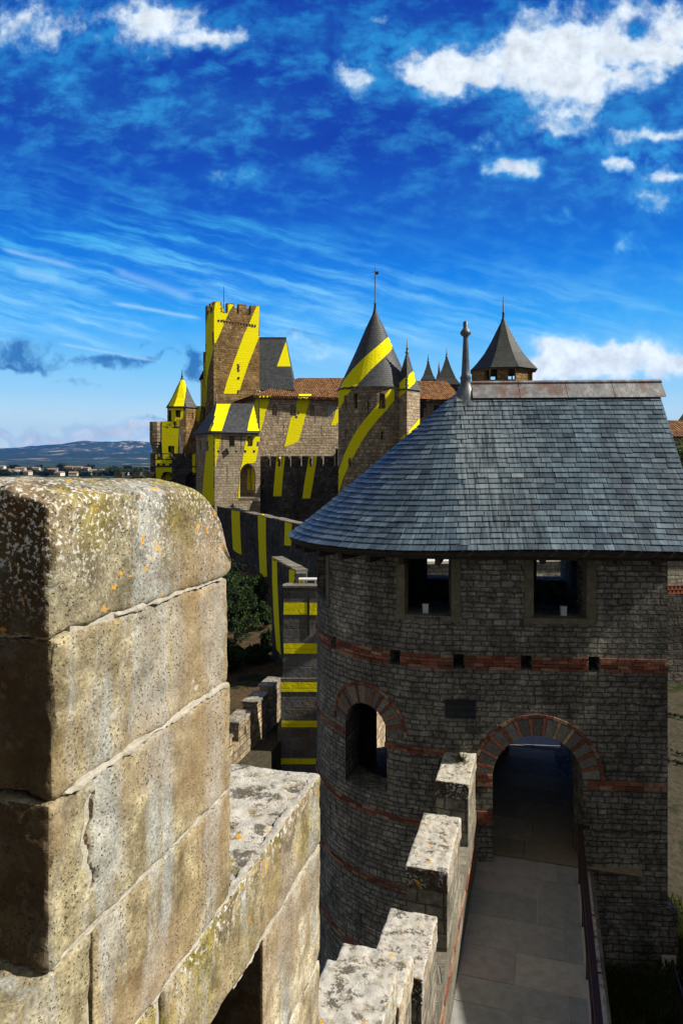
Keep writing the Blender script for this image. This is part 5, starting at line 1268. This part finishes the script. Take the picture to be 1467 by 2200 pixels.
# parapet with loophole seen through the rear doorway
rp_ = thing('rear_parapet', 'sunlit stone parapet with narrow loophole glimpsed through the small arched tower window', 'parapet', (.7, 19.6, -14))
pw = mk('wall', MB().prism([(.5, 18.3), (.85, 18.3), (1.5, 21.0), (1.15, 21.0)], -14, -6.35), 'tan stone', rp_)
pc2 = mk('merlon', MB().prism([(.55, 18.9), (.9, 18.9), (1.2, 20.3), (.85, 20.3)], -6.35, -5.2), 'tan stone', rp_)
cut(pc2, [rect_cutter((.95, 19.5), (1, -.2), .16, -6.2, -5.5, .6, .4)])

# ------------------------------------------------------------------ foreground merlon and low wall
nw = thing('foreground_merlon', 'huge lichen-stained sandstone merlon filling the left foreground, sunlit on its right face', 'merlon', tuple(SQ(1.8, -1.3, -1.66)))
Q1, Q0 = -1.008, -1.62
def cap_def(v):
    t_ = (v.x-1.84)/.28
    zf = (v.z+.36)/.32
    if t_ > 0: v = Vector((v.x, v.y, v.z - max(0, zf)*.27*(1-math.sqrt(max(0, 1-min(t_, .99)**2)))))
    e_ = (v.y-(Q1-.16))/.16
    if e_ > 0: v = Vector((v.x, v.y, v.z - max(0, zf)**2*.030*e_*e_))
    e_ = (1.36-v.x)/.11
    if e_ > 0: v = Vector((v.x, v.y, v.z - max(0, zf)**2*.012*e_*e_))
    if v.x > 1.95: v = Vector((v.x + .035*math.exp(-((v.z+.325)/.022)**2), v.y, v.z))
    return v
mm_ = MB()
lump(mm_, 1.25, 2.125, Q0, Q1, -.366, -.036, .018, .011, 1, (.235,.215,.15), .008, 10, cap_def)
lump(mm_, 1.262, 2.128, Q0, Q1-.004, -.715, -.371, .012, .011, 2, (.31,.275,.185), .008, 9)
def crack(v):
    if -.99 < v.z < -.76:
        d_ = abs(v.x - (1.385 + .012*math.sin(v.z*31) + .006*math.sin(v.z*90)))
        if d_ < .011: v = Vector((v.x, v.y - .03*(1-d_/.011), v.z))
    return v
lump(mm_, 1.248, 2.142, Q0, Q1, -1.073, -.722, .012, .009, 3, (.32,.29,.195), .007, 9, crack)
lwm = MB()
lump(mm_, .55, 1.386, Q0, Q1+.004, -1.437, -1.079, .010, .013, 4, (.31,.28,.19), .009, 9)
lump(mm_, 1.396, 2.142, Q0, Q1+.002, -1.437, -1.079, .010, .012, 5, (.32,.275,.18), .008, 9)
lump(lwm, 1.70, 3.115, Q0, Q1, -1.76, -1.442, .014, .013, 6, (.31,.275,.18), .009, 9)
lump(lwm, .55, 1.69, Q0, Q1, -1.76, -1.442, .014, .014, 7, (.36,.30,.21), .009, 9)
lump(lwm, 2.423, 3.115, Q0, Q1, -2.3, -1.768, .014, .013, 8, (.44,.40,.31), .007, 9)
lump(lwm, 2.423, 3.115, Q0, Q1, -3.3, -2.31, .014, .03, 9, (.38,.34,.25), .007, 9)
lump(lwm, .55, 1.6, Q0, Q1, -3.3, -1.768, .014, .03, 10, (.36,.32,.23), .007, 9)
lump(lwm, 1.5, 2.6, Q0-.3, Q0+.06, -3.3, -1.768, .014, .03, 12, (.30,.26,.18), .01, 9)
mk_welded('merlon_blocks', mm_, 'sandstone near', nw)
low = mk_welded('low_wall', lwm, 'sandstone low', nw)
co = MB()
sq_box(co, 1.33, 2.10, Q0+.02, Q1-.010, -1.08, -.33); sq_box(co, .57, 2.10, Q0+.02, Q1-.009, -1.45, -1.10); sq_box(co, .57, 3.09, Q0+.02, Q1-.009, -1.75, -1.455); sq_box(co, 2.44, 3.09, Q0+.02, Q1-.012, -3.3, -1.755)
for (a_, b_, z_, w_, k_) in ((1.30, 2.10, -.7185, .007, .004), (1.26, 2.12, -1.0755, .004, .001), (1.5, 2.09, -.3685, .003, .000), (2.16, 3.10, -1.764, .005, .003), (1.40, 3.1, -1.4395, .004, .001)):
    lump(co, a_, b_, Q1-.03, Q1+k_, z_-w_, z_+w_, min(w_, .006), .009, 60+int(a_*10), .5, .009, 22)
mk('mortar', co, 'mortar light', nw)
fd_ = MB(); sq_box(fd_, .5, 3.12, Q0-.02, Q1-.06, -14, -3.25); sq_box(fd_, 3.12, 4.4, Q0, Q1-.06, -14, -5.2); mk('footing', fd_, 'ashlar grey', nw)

# ------------------------------------------------------------------ right-hand side: town side of the tower
tw2 = thing('terrace_wall', 'terrace wall with pale coping and red brick lattice right of the tower', 'wall', (13, 27, -8.4))
A, B = Vector((3.0, 25.8)), Vector((22, 28.6)); d_ = (B-A).normalized(); n_ = Vector((-d_.y, d_.x))
def twb(s0, s1, z0, z1, o0=0, o1=.5):
    a, b = A+d_*s0, A+d_*s1; return MB().prism([tuple(a-n_*o0), tuple(b-n_*o0), tuple(b+n_*o1), tuple(a+n_*o1)], z0, z1)
mk('wall', twb(0, 19, -9, -4.95), 'dark stone', tw2)
mk('upper_wall', twb(0, 19, -4.65, -3.6, .0, .4), 'parapet stone', tw2)
mk('coping', twb(0, 19, -3.6, -3.5, .12, .6), 'white stone', tw2)
mk('ledge', twb(0, 19, -3.36, -3.28, -1.2, 2.2), 'white stone', tw2)
lt2 = MB()
for i in range(60):
    for j in range(2): q_ = twb(8+i*.17+(j*.085), 8+i*.17+j*.085+.09, -4.95+j*.15, -4.95+j*.15+.148, 0, .2); lt2.add(q_.v, q_.f)
for j in (0, 1, 2): q_ = twb(8, 18.6, -4.96+j*.15-.015, -4.96+j*.15+.02, .01, .21); lt2.add(q_.v, q_.f)
mk('brick_lattice', lt2, 'lattice brick', tw2)
mk('backing', twb(.1, 18.9, -4.95, -4.65, -.3, .5), 'void dark', tw2)
hz = thing('tile_roofed_house', 'orange tiled house roof peeking out at the right edge beyond the slate roof', 'house', (30, 60, -8))
x0 = P(1425,0,60).x; mk('wall', MB().box(x0, x0+16, 60, 68, -8.4, (HY-940)/F*60), 'tan stone', hz)
mk('roof', hip((x0-.6, x0+16.6, 59.4, 68.6), (HY-938)/F*60, (x0-.6, x0+16.6, 63.5), (HY-903)/F*63.5), 'clay tile', hz)
ps = thing('pyramid_roofed_tower', 'dark slate pyramid roof cut off by the right picture edge', 'tower', (P(1500,0,75).x, 75, -8), 'dark slate pyramids behind the castle')
ps.pop('group', None) if 'group' in ps else None
cc_ = (P(1500,0,75).x, 75); mk('roof', MB().lathe(cc_, [(3.4, (HY-915)/F*75), (.1, (HY-845)/F*75)], 4, R(20), smooth=False), 'slate dark', ps); mk('wall', MB().lathe(cc_, [(3.0, -8.4), (3.0, (HY-915)/F*75)], 4, R(20), smooth=False), 'dark stone', ps)
for i, (px, py, Yk, h, rd, lab) in enumerate(((1462,1150,42,6.2,(2.2,2.2,2.4),'dark olive tree at the right edge just beyond the slate roof verge'),(1485,1100,48,8.0,(2.2,2.4,3.0),'taller round tree behind the first at the right edge'),(1452,1080,54,7.0,(2.4,2.0,2.2),'deep green tree under the orange roof at the right edge'))):
    x, z = XZ(px, py, Yk); tree('round_tree', lab, 'tree', (x, Yk, -8.4), (HY-([945,925,955][i]))/F*Yk+8.4, rd, 6500, .12, 'leaves olive', 130+i, None, 34, (.14, .32))
# unseen house block added out of frame to throw shade on the walkway
nh = thing('unseen_shade_house', 'unseen stone house block added right of the ramparts to shade the walkway', 'house', (12, 8, -8.4))
mk('wall', MB().box(9.3, 15, -1.5, 11.3, -8.45, -.35), 'tan stone', nh); mk('roof', hip((9.0, 15.3, -1.8, 11.6), -.35, (12.1, 12.2, 5), 1.6), 'clay tile', nh)
# grass and creepers near the tower foot, pale stone, pipe
gr = MB(); r6 = random.Random(17)
def tuft(x, y, z, n, sp, h):
    for i in range(n):
        b_ = Vector((x+r6.gauss(0,sp), y+r6.gauss(0,sp), z)); t_ = b_ + Vector((r6.gauss(0,.05), r6.gauss(0,.05), h*r6.uniform(.4,1.2))); w_ = Vector((r6.uniform(-1,1), r6.uniform(-1,1), 0)).normalized()*.012
        gr.add([b_-w_, b_+w_, t_], [(0,1,2)], min(1, abs(r6.gauss(.15,.2))))
for i in range(120):
    px = r6.uniform(1290, 1420); Yk = 11.4 - (px-1290)/130*.2 + r6.uniform(-.5, .25); tuft(P(px,0,Yk).x, Yk, -8.45, 45, .10, .16)
for i in range(120): px = r6.uniform(1290, 1345); Yk = r6.uniform(9.6, 11.2); tuft(P(px,0,Yk).x, Yk, -8.45, 40, .12, .13)
for i in range(40): px = r6.uniform(1430, 1467); Yk = r6.uniform(11.8, 13.4); tuft(P(px,0,Yk).x-.1, Yk, -8.45, 50, .14, .2)
go = mk('grass', gr, 'grass blades', fix=False); go['kind'] = 'stuff'; tag(go, 'dark green grass growing at the foot of the slate-roofed tower', 'grass')
ps_ = thing('pale_stone', 'single pale squared stone lying in the grass at the tower foot', 'stone', tuple(P(1430, 2062, 11.9)))
x, z = XZ(1430, 2060, 11.9); q_ = MB().box(x-.12, x+.12, 11.8, 12.05, -8.5, -8.28); 
mk('stone_body', q_, 'white stone', ps_)
pp_ = thing('drain_pipe', 'thin black pipe running over the ground at the lower right edge', 'pipe', tuple(P(1455, 2120, 11.0)))
mk('pipe_run', MB().tube((P(1441,0,11.85).x, 11.85, -8.36), (P(1500,0,10).x, 10.0, -8.38), .02, .02, 8), 'iron', pp_); mk('elbow', MB().tube((P(1441,0,11.85).x, 11.85, -8.36), (P(1441,0,11.85).x, 11.9, -8.6), .022, .022, 8), 'iron', pp_)
for k, (px, py) in enumerate(((1445,1545),(1440,1620),(1452,1640))):
    x, z = XZ(px, py, 20); cr_ = MB(); rt = thing('creeper', ['short creeper hanging at the right edge beside the tower, upper one','lowest trailing creeper at the right edge beside the tower','leafy creeper clump between the other two at the right edge'][k], 'plant', (x, 20, -8.45))
    base = P(px, py, 8.45*F/(py-HY))
    for i in range(160):
        t_ = r6.random(); c_ = base + Vector((t_*1.6-.3, math.sin(t_*9+k)*.25, .05+.06*r6.random())); a = Vector((r6.uniform(-1,1), r6.uniform(-1,1), r6.uniform(-.3,.3)))*.06; b = a.orthogonal()*.7
        cr_.add([c_-a, c_+b, c_+a, c_-b], [(0,1,2,3)], r6.random()*.5)
    rt.location = base; rt['_o'] = list(base); mk('leaves', cr_, 'leaves dark', rt, fix=False)

# ------------------------------------------------------------------ air
HAZE = 5.0e-5
m = bpy.data.materials.new('haze'); m.use_nodes = True; m.node_tree.nodes.clear(); q = G(m.node_tree)
vol = q.n('ShaderNodeVolumePrincipled', {'Color': (.01, .22, .80), 'Density': HAZE, 'Anisotropy': 0.0})
o = q.n('ShaderNodeOutputMaterial'); q.L.new(vol.outputs[0], o.inputs['Volume'])
MATS['haze'] = m
hz_o = mk('haze', MB().box(-14500, 14500, -14500, 14500, -900, 800), 'haze'); hz_o['kind'] = 'stuff'; tag(hz_o, 'thin blue air between the ramparts and the far hills', 'haze')
for o in bpy.data.objects:
    if '_o' in o: del o['_o']
